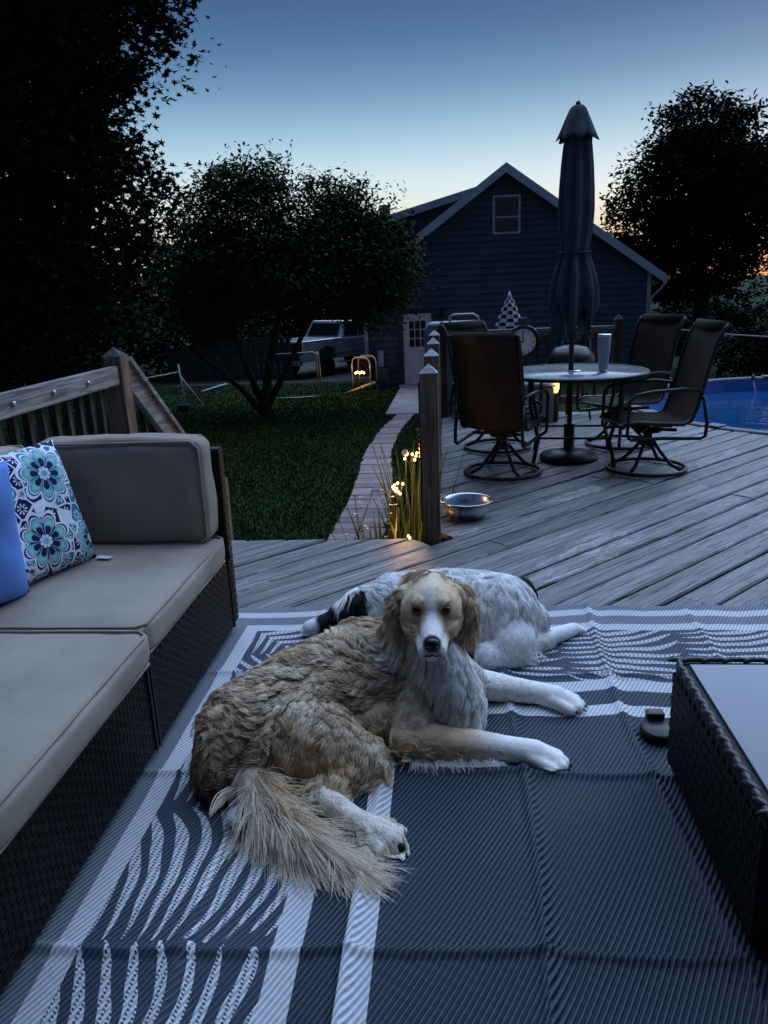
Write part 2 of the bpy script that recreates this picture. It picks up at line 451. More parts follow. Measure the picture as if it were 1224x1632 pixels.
for a, b in (((-2.32, 4.43), (-.2, 4.43)), ((-.07, 4.5), (-.07, 9.0)), ((-.07, 8.97), (2.1, 8.97)), ((-2.3, -3), (-2.3, 4.4)), ((-2.3, -2.95), (6.9, -2.95)), ((6.9, -2.9), (6.9, 8.9))):  # hidden boards added round the deck to keep light out of the gaps
    G().bar((a[0], a[1], -.8), (b[0], b[1], -.8), .02, 1.1).build('light_block_skirt', M_WOOD2, deck)
for k in range(9):
    x_ = -2.1 + k * .5
    G().bar((x_, -2.9, -.15), (x_, 4.4 if x_ < -.2 else 7.2, -.15), .038, .18).build('joist', M_WOOD2, deck)
for x_, y_ in ((-2.25, 4.38), (-.2, 4.38), (-.05, 6.6), (-.05, 8.9), (1.5, 8.9), (-2.25, 1.5)):
    G().bar((x_, y_, -1.35), (x_, y_, -.25), .09, .09, up=(0, 1, 0)).build('support_post', M_WOOD2, deck)

# unseen house wall and roof, added behind the camera to darken the foreground
M_SHADEWALL = plain('shade_wall_paint', (0.10, 0.11, 0.13), .7, .2, var=.15, scale=2)
tag(G().box((0, -2.2, 1.2), (13, .2, 5.0)).build('unseen_shade_wall', M_SHADEWALL), 'unseen house wall added at the back of the deck to shade the foreground', kind='structure')
g = G(); g.prism([(-2.3, 3.35), (1.6, 2.60), (1.6, 2.72), (-2.3, 3.47)], -4.5, 5.0, 'yz')
tag(g.build('unseen_shade_roof', M_SHADEWALL), 'unseen roof added over the seats to shade the foreground', kind='structure')

# ------------------------------------------------------------------ railings
def wood(name, c1, c2, axis='z', rough=.8):
    t = T(name, rough, .2); o = t.xyz(); k = 'xyz'.index(axis); r = t.rand() * 21.0
    q = [o[i] * (2.0 if i == k else 42.0) + r for i in range(3)]
    g1 = t.noise(t.vec(*q), 1.0, 5, .6, 1.2); bl = t.noise(t.vec(*[o[i] * (3 if i == k else 8) + r for i in range(3)]), 1.0, 4)
    c = t.mix(g1.step(.33, .67), c1, c2); c = t.scale_col(c, bl * 1.0 + .5); t.color(c); t.bump(g1, .004); return t.m
M_POST = wood('post_wood', (0.10, 0.065, 0.045), (0.30, 0.22, 0.16), 'z')
M_RAILY = wood('rail_wood_y', (0.11, 0.105, 0.105), (0.34, 0.325, 0.31), 'y')
M_RAILX = wood('rail_wood_x', (0.10, 0.09, 0.08), (0.26, 0.24, 0.22), 'x')
M_BAL = wood('baluster_wood', (0.028, 0.024, 0.021), (0.085, 0.072, 0.062), 'z')
M_POSTTOP = wood('post_cap_wood', (0.30, 0.30, 0.31), (0.55, 0.55, 0.56), 'x')
def post(x, y, z0, z1, w, parent, mat=None, capmat=None, name='post'):
    h = w / 2; g = G()
    g.hexa([(x - h, y - h, z0), (x + h, y - h, z0), (x + h, y + h, z0), (x - h, y + h, z0), (x - h, y - h, z1), (x + h, y - h, z1), (x + h, y + h, z1), (x - h, y + h, z1)])
    p = g.build(name, mat or M_POST, parent, bevel=.005)
    g = G(); g.add([(x - h, y - h, z1 + .001), (x + h, y - h, z1 + .001), (x + h, y + h, z1 + .001), (x - h, y + h, z1 + .001), (x, y, z1 + .052)], [(3, 2, 1, 0), (0, 1, 4), (1, 2, 4), (2, 3, 4), (3, 0, 4)])
    g.build('post_top', capmat or M_POSTTOP, p); return p
side = thing('side_railing', 'brown wooden railing seen end-on, pointed posts receding behind the steel bowl', 'railing', (0, 0, 0))
PX = -0.142
for yy in (4.53, 5.62, 6.75, 7.85): post(PX + (yy - 4.53) * -.012, yy, -.5, 1.0, .105, side)
for a, b in ((4.59, 5.56), (5.68, 6.69), (6.81, 7.79)):
    for z_ in (.88, .12): G().bar((PX - .02, a, z_), (PX - .03, b, z_), .038, .085).build('rail', M_RAILY, side, bevel=.003)
    for k in range(6):
        y_ = a + (b - a) * (k + .6) / 6.2; G().bar((PX - .055, y_, .05), (PX - .055, y_, .93), .03, .03, up=(0, 1, 0)).build('baluster', M_BAL, side)
back = thing('back_railing', 'dark wooden deck railing with balusters behind the patio table', 'railing')
for x_ in (-.12, 1.84): post(x_, 9.0, -.5, 1.03, .1, back, M_BAL, M_BAL)
G().box((.87, 8.99, .945), (1.85, .09, .036)).build('top_rail', M_RAILX, back, bevel=.003)
for z_ in (.86, .15): G().box((.87, 8.995, z_), (1.85, .038, .09)).build('rail', M_RAILX, back, bevel=.003)
for k in range(14): G().box((.02 + k * .131, 8.96, .5), (.032, .032, .78)).build('baluster', M_BAL, back)
left = thing('stair_railing', 'grey weathered railing behind the sofa with handrail sloping down the stairs', 'railing')
LX = -1.9
post(LX - .02, 4.32, -.4, 1.17, .115, left, M_POST, M_BAL)
rl = G().bar((LX, .6, 1.08), (LX, 4.255, 1.07), .04, .105).build('rail', M_RAILY, left, bevel=.004)
G().bar((LX - .05, .6, .2), (LX - .05, 4.255, .2), .04, .09).build('lower_rail', M_RAILY, left, bevel=.004)
M_BOLT = plain('galvanised_bolt', (0.5, 0.5, 0.5), .35, .5, .8, .1)
for y_ in (3.15, 3.5, 3.86):
    G().lathe([(.012, 0), (.012, .012), (.007, .016)], n=10).build('bolt', M_BOLT, rl, True).matrix_local = Matrix.Translation((LX + .02, y_, 1.075)) @ Matrix.Rotation(rad(90), 4, 'Y')
for k in range(28):
    y_ = .75 + k * .125
    G().bar((LX - .055, y_, .1), (LX - .055, y_, 1.03), .034, .034, up=(0, 1, 0)).build('baluster', M_BAL, left)
sl = -.79
h0 = G().bar((LX, 4.39, 1.06), (LX, 6.0, 1.06 + 1.61 * sl), .04, .13).build('stair_handrail', M_RAILY, left, bevel=.004)
G().bar((LX, 4.39, 1.15), (LX, 6.0, 1.15 + 1.61 * sl), .095, .036).build('stair_cap_rail', M_RAILY, left, bevel=.004)
for k in range(9):
    y_ = 4.5 + k * .16; zt = 1.06 + (y_ - 4.39) * sl
    G().bar((LX - .04, y_, zt - .95), (LX - .04, y_, zt), .034, .034, up=(0, 1, 0)).build('stair_baluster', M_BAL, left)
post(LX - .02, 6.02, -1.3, .02, .1, left, M_POST, M_BAL)
stair = thing('wooden_stairs', 'weathered wooden steps leading from the deck down to the lawn', 'stairs')
for k in range(6):
    z_ = -.19 - k * .18; y_ = 4.62 + k * .25
    G().box((-1.35, y_, z_), (1.05, .27, .036)).build('tread', M_RAILX, stair, bevel=.003)
for x_ in (-1.86, -.84): G().bar((x_, 4.5, -.2), (x_, 6.05, -1.32), .04, .24).build('stringer', M_BAL, stair)

# ------------------------------------------------------------------ pool
M_LINER = plain('pool_liner', (0.10, 0.27, 0.62), .4, .4, var=.12, scale=3)
M_PWALL = plain('pool_wall', (0.16, 0.17, 0.2), .5, .4, var=.2, scale=4)
M_RIM = plain('pool_rim', (0.07, 0.075, 0.09), .45, .4, var=.2, scale=4)
pool = thing('swimming_pool', 'round above-ground pool with blue liner sunk beside the deck', 'pool', (POOL_C[0], POOL_C[1], -1.25))
G().lathe([(POOL_R, 0), (POOL_R + .01, 1.24)], n=96, close_top=False, close_bot=False).build('wall', M_PWALL, pool, True)
G().lathe([(.01, .1), (POOL_R - .03, .1), (POOL_R - .02, 1.24)], n=96, close_top=False, close_bot=False).build('liner', M_LINER, pool, True)
G().lathe([(POOL_R - .05, 1.235), (POOL_R - .04, 1.262), (POOL_R + .07, 1.262), (POOL_R + .08, 1.225), (POOL_R - .05, 1.235)], n=96, close_top=False, close_bot=False).build('rim', M_RIM, pool, True)
for k in range(14):
    a = 2 * math.pi * k / 14 + .2; R_ = POOL_R + .03
    G().box((R_ * math.cos(a), R_ * math.sin(a), .62), (.05, .12, 1.2), a).build('upright', M_RIM, pool)
    G().box(((POOL_R + .015) * math.cos(a), (POOL_R + .015) * math.sin(a), 1.262), (.15, .16, .03), a).build('rim_cap', M_RIM, pool, bevel=.008)
t = T('pool_water', .04, .5); f = t.noise(scale=5, detail=3, dist=.6); f2 = t.noise(scale=19, detail=2)
t.color(t.mix(f.step(.3, .7), (0.012, 0.060, 0.17), (0.018, 0.085, 0.22))); t.bump(f * .8 + f2 * .2, .006); M_WATER = t.m
g = G(); n = 96; g.add([(POOL_C[0] + (POOL_R - .025) * math.cos(2 * math.pi * k / n), POOL_C[1] + (POOL_R - .025) * math.sin(2 * math.pi * k / n), -.17) for k in range(n)], [tuple(range(n))])
tag(g.build('water', M_WATER), 'deep blue water filling the round pool', kind='structure')
fl = thing('pool_thermometer', 'thin pinkish floating thermometer line by the far pool wall', 'thermometer', py(1203, 625, 11.2))
M_PINK = plain('pink_cord', (0.4, 0.22, 0.45), .5, .3)
p0 = py(1200, 604, 11.3) - fl.location; p1 = py(1206, 645, 11.1) - fl.location
G().tube([p0, (p0 + p1) / 2 + Vector((.01, 0, 0)), p1], .008, 6).build('cord', M_PINK, fl, True)
G().lathe([(.005, 0), (.025, .02), (.025, .06), (.005, .08)], p0 - Vector((0, 0, .02)), 10).build('float_cap', M_RIM, fl, True)

# ------------------------------------------------------------------ outdoor rug
RX0, RX1, RY0, RY1 = -1.168, 1.92, -0.25, 3.42
CRX = [-0.66, -0.24, 0.18, 0.60, 1.02, 1.44]; CRY = [0.75, 1.41, 2.10, 2.75]
def rug_z(x, y):
    z = 0.006 + 0 * x
    for i, c in enumerate(CRX):
        off = c + 0.025 * np.sin(y * 2.3 + i * 1.7); amp = 0.014 if i in (2, 3, 1) else 0.008
        d = x - off; z = z + amp * np.exp(-(d / .014) ** 2) - 0.45 * amp * np.exp(-((d - .05) / .03) ** 2) + .9 * amp * np.exp(-(d / .10) ** 2)
    for i, c in enumerate(CRY):
        off = c + 0.018 * np.sin(x * 3.1 + i); amp = (0.007, .013, 0.013, 0.012)[i]
        d = y - off; z = z + amp * np.exp(-(d / .012) ** 2) + .5 * amp * np.exp(-(d / .08) ** 2)
    z = z + 0.005 * (np.sin(x * 9 + y * 2) * np.sin(y * 7 - x * 3) + 1) * .6
    edge = np.exp(-(RY1 - y) / .12)                  # the far hem lifts a little where the folds reach it
    z = z + edge * 0.014 * np.clip(np.sin(x * 15.0) * np.sin(x * 4.1 + .6), 0, 1)
    return z
nxr, nyr = 330, 380
rx, ry = np.meshgrid(np.linspace(RX0, RX1, nxr), np.linspace(RY0, RY1, nyr))
wob = 0.006 * np.sin(rx * 6.2) * np.exp(-(RY1 - ry) / .3)
rv = np.stack((rx, ry + wob, rug_z(rx, ry)), -1).reshape(-1, 3)
ii = (np.arange(nyr - 1)[:, None] * nxr + np.arange(nxr - 1)[None]).ravel()
t = T('woven_rug', .52, .28)
x, y, z = t.xyz()
dl = x - RX0; dr = RX1 - x; df = RY1 - y; dn = y - RY0
d = dl.min(dr).min(df.min(dn))                       # distance to the nearest hem
AR = rad(62)
rib = ((y * math.cos(AR) - x * math.sin(AR)) * (2 * math.pi / 0.0135)).sin()      # diagonal ribs
ribl = ((y * math.sin(AR) + x * math.cos(AR)) * (2 * math.pi / 0.030)).sin()
def band(a, b): return d.gt(a) * d.lt(b)
white = (band(.055, .115) + band(.2, .262) + band(.725, .795) + band(.895, .965)).min(1.0)
# the leaf fans between the two frames: curved stripes that swell and taper
isl = dl.lt(df)
along = isl * y + (1.0 - isl) * x
fan = (along * (1 / .50) + .15).fract() - .5         # one leaf fan every half metre
lane = (d - .26) / .465
wv1 = t.noise(t.vec(x, y, 0.0), 3.0, 1) - .5
curve = (lane - .5) * (1.0 - fan * .55) + fan * fan * .35 + wv1 * .22
stripe = (curve * (2 * math.pi * 8.5)).sin()
swell = (fan * math.pi).cos() * 1.5 - .62 + (t.noise(scale=9, detail=1) - .5) * 1.3
zone = d.gt(.262) * d.lt(.725)
knit = ((x * (2 * math.pi / .018)).sin() + (y * (2 * math.pi / .0105) + (x * (2 * math.pi / .018)).cos() * 1.2).sin()).gt(-.95)
zeb = (stripe + swell * .85 - .5).gt(0.0) * zone * knit
cream = (white + zeb).min(1.0)
wear = t.noise(scale=2.2, detail=5) * .5 + .75
navy = t.mix(rib.step(-.6, .8), (0.006, 0.010, 0.021), (0.046, 0.063, 0.098))
pale = t.mix(rib.step(-.9, .2), (0.36, 0.38, 0.43), (0.66, 0.68, 0.72))
grey = t.mix(rib.step(-.7, .6), (0.10, 0.12, 0.155), (0.21, 0.235, 0.27))
zonec = t.mix(rib.step(-.4, .9), (0.018, 0.030, 0.055), (0.055, 0.075, 0.11))
c = t.mix(d.lt(.262), navy, grey); c = t.mix(zone, c, zonec); c = t.mix(cream, c, pale)
t.color(t.scale_col(c, wear)); t.bump(rib * (ribl * .12 + 1.0) + knit * zone * .6, .0018); M_RUG = t.m
rug = obj('outdoor_rug', pmesh('outdoor_rug', rv, np.stack((ii, ii + 1, ii + 1 + nxr, ii + nxr), -1).ravel(), [4] * len(ii), True), M_RUG)
m = rug.modifiers.new('solid', 'SOLIDIFY'); m.thickness = .004; m.offset = -1
tag(rug, 'navy and white woven outdoor rug with striped border and fold creases', 'rug')

# ------------------------------------------------------------------ wicker
t = T('dark_wicker', .5, .22); r = t.noise(scale=30, detail=2)
t.color(t.mix(r.step(.35, .65), (0.0035, 0.003, 0.0035), (0.009, 0.008, 0.0085))); t.bump(t.noise(t.vec(*[q * 60 for q in t.xyz()]), 6, 2), .001); M_WICK = t.m
M_FRAME = plain('dark_frame', (0.008, 0.008, 0.009), .6, .3)
def weave(o, U, V, N, w, h, pu, pv, name, parent, flip=False):
    """woven strands on a panel: strands pass over and under each other"""
    o, U, V, N = Vector(o), Vector(U), Vector(V), Vector(N); g = G()
    nu, nv = max(1, int(w / pu)), max(1, int(h / pv)); pu, pv = w / nu, h / nv
    def q(u_, v_, n_): return o + U * u_ + V * v_ + N * n_
    for i in range(nu):
        for j in range(nv):
            u0, v0 = i * pu, j * pv; m_ = .1
            if (i + j) % 2:                          # strand running along U on top, a little bowed
                p = [q(u0 - pu * .25 + pu * 1.5 * k / 3, v0 + pv * (m_ if e == 0 else 1 - m_ if e == 2 else .5), (.0005, .0050, .0050, .0005)[k] + (.0018 if e == 1 else 0)) for k in range(4) for e in range(3)]
            else:
                p = [q(u0 + pu * (m_ if e == 0 else 1 - m_ if e == 2 else .5), v0 - pv * .25 + pv * 1.5 * k / 3, (.0005, .0050, .0050, .0005)[k] + (.0018 if e == 1 else 0)) for k in range(4) for e in range(3)]
            g.add(p, [(k * 3 + e, k * 3 + e + 1, k * 3 + e + 4, k * 3 + e + 3) for k in range(3) for e in range(2)])
    ob = g.build(name, M_WICK, parent, True, fixn=False); ob['kind'] = 'stuff'; return ob

# ------------------------------------------------------------------ sofa
t = T('beige_canvas', .85, .15)
x, y, z = t.xyz(); f = t.noise(scale=3.5, detail=4); wv = ((x * 2600).sin() * (y * 2600).sin())
t.color(t.mix(f.step(.3, .7), (0.25, 0.22, 0.185), (0.32, 0.28, 0.235))); t.bump(t.noise(scale=7, detail=3) + t.noise(scale=300, detail=1) * .06, .006); M_CUSH = t.m
M_PIPE = plain('beige_piping', (0.30, 0.26, 0.215), .85, .15, var=.1)
sofa = thing('sectional_sofa', 'dark wicker sectional sofa with beige seat and back cushions', 'sofa', (-1.5, 1.6, 0))
so = Vector(sofa.location)
SX0, SX1, SY0, SYm, SY1 = -1.86, -1.0, -0.2, 2.19, 3.03
def S_(o): return o
def sbox(nm, a, b, mat=None, bevel=.006):
    a, b = Vector(a) - so, Vector(b) - so
    return G().box((a + b) / 2, b - a).build(nm, mat or M_FRAME, sofa, bevel=bevel)
for nm, y0, y1 in (('seat_frame', SYm + .004, SY1 + .12), ('seat_frame', SY0, SYm - .004)):
    fr = sbox(nm, (SX0, y0, .035), (SX1 - .012, y1, .365))
    w = y1 - y0
    wv_ = weave(Vector((SX1 - .011, y0 + .01, .04)) - so, (0, 1, 0), (0, 0, 1), (1, 0, 0), w - .02, .31, .024, .0165, 'wicker_weave', fr)
    G().bar(Vector((SX1 - .008, y0 + .012, .04)) - so, Vector((SX1 - .008, y0 + .012, .362)) - so, .016, .016, up=(0, 1, 0)).build('corner_strand', M_WICK, fr)
    G().bar(Vector((SX1 - .008, y1 - .008, .04)) - so, Vector((SX1 - .008, y1 - .008, .362)) - so, .016, .016, up=(0, 1, 0)).build('corner_strand', M_WICK, fr)
    for yy in (y0 + .06, y1 - .06): 
        for xx in (SX0 + .05, SX1 - .07): sbox('foot', (xx - .02, yy - .02, .006), (xx + .02, yy + .02, .035))
bp = sbox('back_panel', (SX0, SY1 + .125, .05), (SX1 - .005, SY1 + .175, .86))
weave(Vector((SX0 + .01, SY1 + .124, .37)) - so, (1, 0, 0), (0, 0, 1), (0, -1, 0), .84, .48, .03, .02, 'wicker_weave', bp)
weave(Vector((SX1 - .004, SY1 + .125, .06)) - so, (0, 1, 0), (0, 0, 1), (1, 0, 0), .05, .8, .025, .0165, 'wicker_weave', bp)
bs = sbox('side_panel', (SX0 - .045, SY0, .05), (SX0 - .002, SY1 + .175, .86))
def cushion(nm, lo, hi, r, puff, wr, seed, parent=sofa, pipe_ax=2, n=14):
    lo, hi = Vector(lo), Vector(hi); d_ = hi - lo; c_ = (lo + hi) / 2 - so
    o = obj(nm, rbox(d_.x, d_.y, d_.z, r, n, puff, wr, seed), M_CUSH, parent); o.location = c_
    hx, hy, hz = d_.x / 2 - .004, d_.y / 2 - .004, d_.z / 2 - .004
    k = .03
    for s_ in (1, -1):
        if pipe_ax == 2: lp = [(a * (hx - (k if j else 0)), b * (hy - (0 if j else k)), s_ * hz) for a, b, j in ((1, -1, 0), (1, 1, 0), (1, 1, 1), (-1, 1, 1), (-1, 1, 0), (-1, -1, 0), (-1, -1, 1), (1, -1, 1))]
        else: lp = [(a * (hx - (k if j else 0)), s_ * hy, b * (hz - (0 if j else k))) for a, b, j in ((1, -1, 0), (1, 1, 0), (1, 1, 1), (-1, 1, 1), (-1, 1, 0), (-1, -1, 0), (-1, -1, 1), (1, -1, 1))]
        pts = []
        for i in range(len(lp)):
            a, b = Vector(lp[i]), Vector(lp[(i + 1) % len(lp)])
            pts += [a.lerp(b, q / 6) for q in range(6)]
        G().tube(pts, .0052, 6, closed=True).build('piping', M_PIPE, o, True)
    return o
cushion('seat_cushion', (SX0 + .02, SYm + .004, .368), (SX1 - .002, SY1 + .10, .478), .025, .012, .007, 3.1)
cushion('seat_cushion', (SX0 + .02, SYm - .95, .368), (SX1 + .025, SYm - .01, .475), .025, .014, .006, 9.4)
cushion('seat_cushion', (SX0 + .02, SYm - 1.9, .368), (SX1 + .02, SYm - .96, .475), .025, .014, .006, 14.4)
cushion('back_cushion', (-1.755, SY1 - .03, .482), (-1.035, SY1 + .118, .925), .03, .016, .007, 5.2, pipe_ax=1)
o = cushion('back_cushion', (SX0 - .0, SYm - .3, .482), (SX0 + .13, SY1 - .06, .93), .035, .02, .006, 8.8, pipe_ax=1)

# ------------------------------------------------------------------ throw pillows
def pillow_mesh(w, th, n=22, corner=.1, seed=0):
    vs, fs = [], []
    def pt(i, j, s_):
        a, b = -1 + 2 * i / n, -1 + 2 * j / n
        prof = max(0, (1 - a ** 4) * (1 - b ** 4)) ** .55
        pin = 1 - corner * (1 - (max(abs(a), abs(b)) ** 2) * min(abs(a), abs(b)) / max(1e-6, max(abs(a), abs(b)))) * .5 * max(abs(a), abs(b)) ** 4
        w_ = mnoise.noise(Vector((a * 2.2 + seed, b * 2.2, s_))) * .012 * prof
        return (a * w / 2 * pin, b * w / 2 * pin, s_ * th / 2 * prof + w_)
    g = G()
    for s_ in (1, -1):
        vs = [pt(i, j, s_) for j in range(n + 1) for i in range(n + 1)]
        fs = [(j * (n + 1) + i, j * (n + 1) + i + 1, (j + 1) * (n + 1) + i + 1, (j + 1) * (n + 1) + i) for j in range(n) for i in range(n)]
        g.add(vs, fs)
    me = g.mesh('pillow'); bm = bmesh.new(); bm.from_mesh(me); bmesh.ops.remove_doubles(bm, verts=bm.verts, dist=.0008)
    bmesh.ops.recalc_face_normals(bm, faces=bm.faces); bm.to_mesh(me); bm.free()
    me.polygons.foreach_set('use_smooth', [True] * len(me.polygons)); return me
t = T('floral_fabric', .85, .15)
x, y, z = t.xyz()
NAVY, TEAL, AQUA, WHT, LIME = (0.012, 0.016, 0.075), (0.03, 0.20, 0.30), (0.16, 0.50, 0.62), (0.72, 0.76, 0.85), (0.42, 0.60, 0.22)
vp_ = t.voro(t.vec(x, y, 0.0), 17.0, 'F1', 'Position', .75); px_, py_, pz_ = t.xyz(vp_)
ve = X(t.nt, t.voro(t.vec(x, y, 0.0), 17.0, 'DISTANCE_TO_EDGE', 'Distance', .75))
ang = (y * 17.0 - py_ * 17.0).atan2(x * 17.0 - px_ * 17.0) if False else (y - py_).atan2(x - px_)
rr = ((x - px_) * (x - px_) + (y - py_) * (y - py_)).sqrt()
rays = ((ang * 8.0).cos()).gt(.25) * rr.gt(.006) * rr.lt(.021)
cellc = t.mix((px_ * 91.0 + py_ * 57.0).sin().gt(.35), NAVY, TEAL)
c = t.mix(rays, cellc, WHT); c = t.mix(ve.lt(.055), c, WHT)
def flower(c, cx, cy, R, rot, ringc):
    dx, dy = x - cx, y - cy; r_ = (dx * dx + dy * dy).sqrt(); th = dy.atan2(dx) + rot
    lob = (th * 4.0).cos().abs()
    edge = (lob.pow(.7) * .42 + .58) * R
    q = r_ / edge
    c = t.mix(q.lt(1.12), c, WHT); c = t.mix(q.lt(1.0), c, ringc)
    c = t.mix(q.lt(.92) * lob.gt(.30), c, WHT); c = t.mix(q.lt(.86) * lob.gt(.38), c, TEAL)
    c = t.mix(q.lt(.82) * lob.gt(.5) * q.gt(.4), c, AQUA)
    c = t.mix(((q - .66).abs() * 4.6 + (1.0 - lob) * 1.8).lt(.30), c, LIME)
    c = t.mix(q.lt(.55) * lob.gt(.55) * q.gt(.2), c, NAVY)
    c = t.mix(q.lt(.24), c, WHT); c = t.mix(q.lt(.13), c, AQUA); return c
for a in ((.10, .13, .112, .2, TEAL), (.0, -.11, .108, .55, NAVY), (-.15, .11, .105, 1.0, TEAL), (-.22, -.15, .10, .1, NAVY), (.22, -.16, .08, .3, TEAL)): c = flower(c, *a)
t.color(t.scale_col(c, t.noise(scale=160, detail=1) * .4 + .8)); t.bump(t.noise(scale=9, detail=3), .008); M_FLORAL = t.m
def place_frame(o, c, xa, ya):
    xa = Vector(xa).normalized(); ya = Vector(ya); ya = (ya - xa * ya.dot(xa)).normalized(); za = xa.cross(ya)
    o.matrix_world = Matrix(((xa.x, ya.x, za.x, c[0]), (xa.y, ya.y, za.y, c[1]), (xa.z, ya.z, za.z, c[2]), (0, 0, 0, 1)))
pl = obj('patterned_pillow', pillow_mesh(.50, .15, seed=2.0), M_FLORAL)
tag(pl, 'square throw pillow with teal, navy and white flower print on the sofa', 'pillow')
place_frame(pl, (-1.605, 2.63, .725), (.35, .94, .0), (-.30, .0, .95))
M_TAGW = plain('care_tag_paper', (.62, .66, .74), .7, .2, var=.05)
tg = G(); tg.box((0, 0, 0), (.062, .03, .0015)); tgo = tg.build('care_tag', M_TAGW, pl)
tgo.matrix_world = Matrix.Translation(pz(166, 888, .497)) @ Matrix.Rotation(rad(-8), 4, 'Z')
t = T('blue_cotton', .85, .15); f = t.noise(scale=6, detail=4)
t.color(t.mix(f.step(.3, .7), (0.10, 0.22, 0.60), (0.15, 0.29, 0.70))); t.bump(t.noise(scale=5, detail=3), .012); M_BLUE = t.m
b1 = obj('blue_pillow', pillow_mesh(.50, .16, seed=5.0), M_BLUE)
tag(b1, 'plain cornflower blue pillow leaning on the patterned pillow', 'pillow')
place_frame(b1, (-1.645, 2.25, .725), (.45, .89, .0), (.03, .03, 1.0))
b2 = obj('blue_pillow', pillow_mesh(.40, .14, seed=8.0), M_BLUE)
tag(b2, 'plain blue pillow lying low at the left edge of the photo', 'pillow')
place_frame(b2, (-1.635, 1.93, .565), (.5, .75, -.25), (-.75, .35, .4))

# ------------------------------------------------------------------ coffee table
TX, TY, TH = 0.635, 2.15, 0.40
ct = thing('coffee_table', 'low dark wicker coffee table with glass top at the right edge', 'table', (TX + .6, TY - .35, 0))
co = Vector(ct.location)
def cbox(nm, a, b, mat, parent=ct, bevel=.004):
    a, b = Vector(a) - co, Vector(b) - co; return G().box((a + b) / 2, b - a).build(nm, mat, parent, bevel=bevel)
W_, D_ = 1.2, .72
TYn = TY - D_
body = cbox('body', (TX + .012, TYn + .012, .05), (TX + W_ - .012, TY - .012, .36), M_FRAME)
weave(Vector((TX + .011, TYn + .01, .055)) - co, (0, 1, 0), (0, 0, 1), (-1, 0, 0), D_ - .02, .3, .02, .035, 'wicker_weave', body)
weave(Vector((TX + .01, TY - .011, .055)) - co, (1, 0, 0), (0, 0, 1), (0, 1, 0), W_ - .02, .3, .02, .035, 'wicker_weave', body)
weave(Vector((TX + .01, TYn + .011, .055)) - co, (1, 0, 0), (0, 0, 1), (0, -1, 0), W_ - .02, .3, .02, .035, 'wicker_weave', body)
for xx in (TX + .05, TX + W_ - .05):
    for yy in (TYn + .05, TY - .05): cbox('foot', (xx - .025, yy - .025, .004), (xx + .025, yy + .025, .05), M_FRAME)
fr = cbox('top_frame', (TX + .012, TYn + .012, .36), (TX + W_ - .012, TY - .012, .388), M_FRAME)
t = T('dark_glass', .03, .5); f = t.noise(scale=2, detail=3); t.color(t.mix(f, (0.085, 0.10, 0.14), (0.10, 0.115, 0.155))); t.rough(t.noise(scale=14, detail=3) * .04 + .03); M_GLASS = t.m
gl = G(); gl.box(Vector((TX + W_ / 2, TY - D_ / 2, .394)) - co, (W_ - .085, D_ - .085, .008)); gl.build('glass_top', M_GLASS, ct, bevel=.002)
t = T('braid', .36, .5); t.color((0.04, 0.036, 0.04)); t.bump(t.noise(scale=160, detail=2), .001); M_BRAID = t.m
sm = G(); sm.tube([(-.026, -.006, 0), (-.013, -.003, .004), (0, 0, .005), (.013, .003, .004), (.026, .006, 0)], [.003, .0075, .009, .0075, .003], 8)
strand = sm.mesh('braid_strand', True)
def braid(a, b):
    a, b = Vector(a) - co, Vector(b) - co; L = (b - a).length; n = int(L / .03)
    an = math.atan2((b - a).y, (b - a).x)
    for k in range(n):
        o = obj('braid_strand', strand, M_BRAID, fr)
        o.location = a.lerp(b, (k + .5) / n); o.rotation_euler = (0, 0, an + rad(12) * (1 if k % 2 else -1))
br = .014
braid((TX + br, TYn, .394), (TX + br, TY, .394)); braid((TX, TY - br, .394), (TX + W_, TY - br, .394)); braid((TX, TYn + br, .394), (TX + W_, TYn + br, .394))
M_BLK = plain('black_plastic', (0.007, 0.007, 0.008), .4, .4)
dk = thing('black_foot_rest', 'small black rounded pad lying against the coffee table side', 'pad', (.668, 2.335, .012))
G().lathe([(.05, 0), (.062, .01), (.062, .028), (.054, .036), (.005, .038)], (0, 0, 0), 24).build('pad', M_BLK, dk, True)
G().box((.0, .06, .04), (.06, .04, .04)).build('block', M_BLK, dk, bevel=.008)

# ------------------------------------------------------------------ steel bowl
t = T('brushed_steel', .22, .5, 1.0); t.color((0.62, 0.63, 0.65)); t.rough(t.noise(scale=20, detail=3) * .2 + .15); M_STEEL = t.m
bw_ = G(); bw_.lathe([(.02, .004), (.10, .004), (.125, .012), (.148, .06), (.158, .108), (.172, .112), (.176, .118), (.170, .121), (.154, .114), (.142, .062), (.12, .018), (.09, .010), (.005, .010)], (0, 0, 0), 48)
bowl = bw_.build('steel_bowl', M_STEEL, smooth=True); bowl.location = (.075, 4.93, .004)
tag(bowl, 'round stainless steel dog bowl on the deck beside the wooden post', 'bowl')

# ------------------------------------------------------------------ patio table with umbrella
M_BRONZE = plain('dark_bronze', (0.018, 0.015, 0.014), .45, .45, .3, .2)
UX, UY = 0.975, 6.6
pt = thing('patio_table', 'round dark patio table with pale glass top around the umbrella pole', 'table', (UX + .03, UY, 0))
t = T('frosted_table_glass', .16, .5); f = t.noise(scale=30, detail=3); t.color(t.mix(f.step(.4, .6), (0.20, 0.22, 0.24), (0.30, 0.32, 0.34))); t.bump(t.noise(scale=50, detail=2), .002); M_TGLASS = t.m
TR, TZ = .585, .745
G().lathe([(.03, .735), (TR - .02, .735), (TR - .02, TZ), (.03, TZ)], n=64, close_top=False, close_bot=False).build('table_top', M_TGLASS, pt, True)
G().lathe([(TR - .018, .722), (TR + .008, .722), (TR + .014, .735), (TR + .008, .75), (TR - .018, .75), (TR - .018, .722)], n=64, close_top=False, close_bot=False).build('table_rim', M_BRONZE, pt, True)
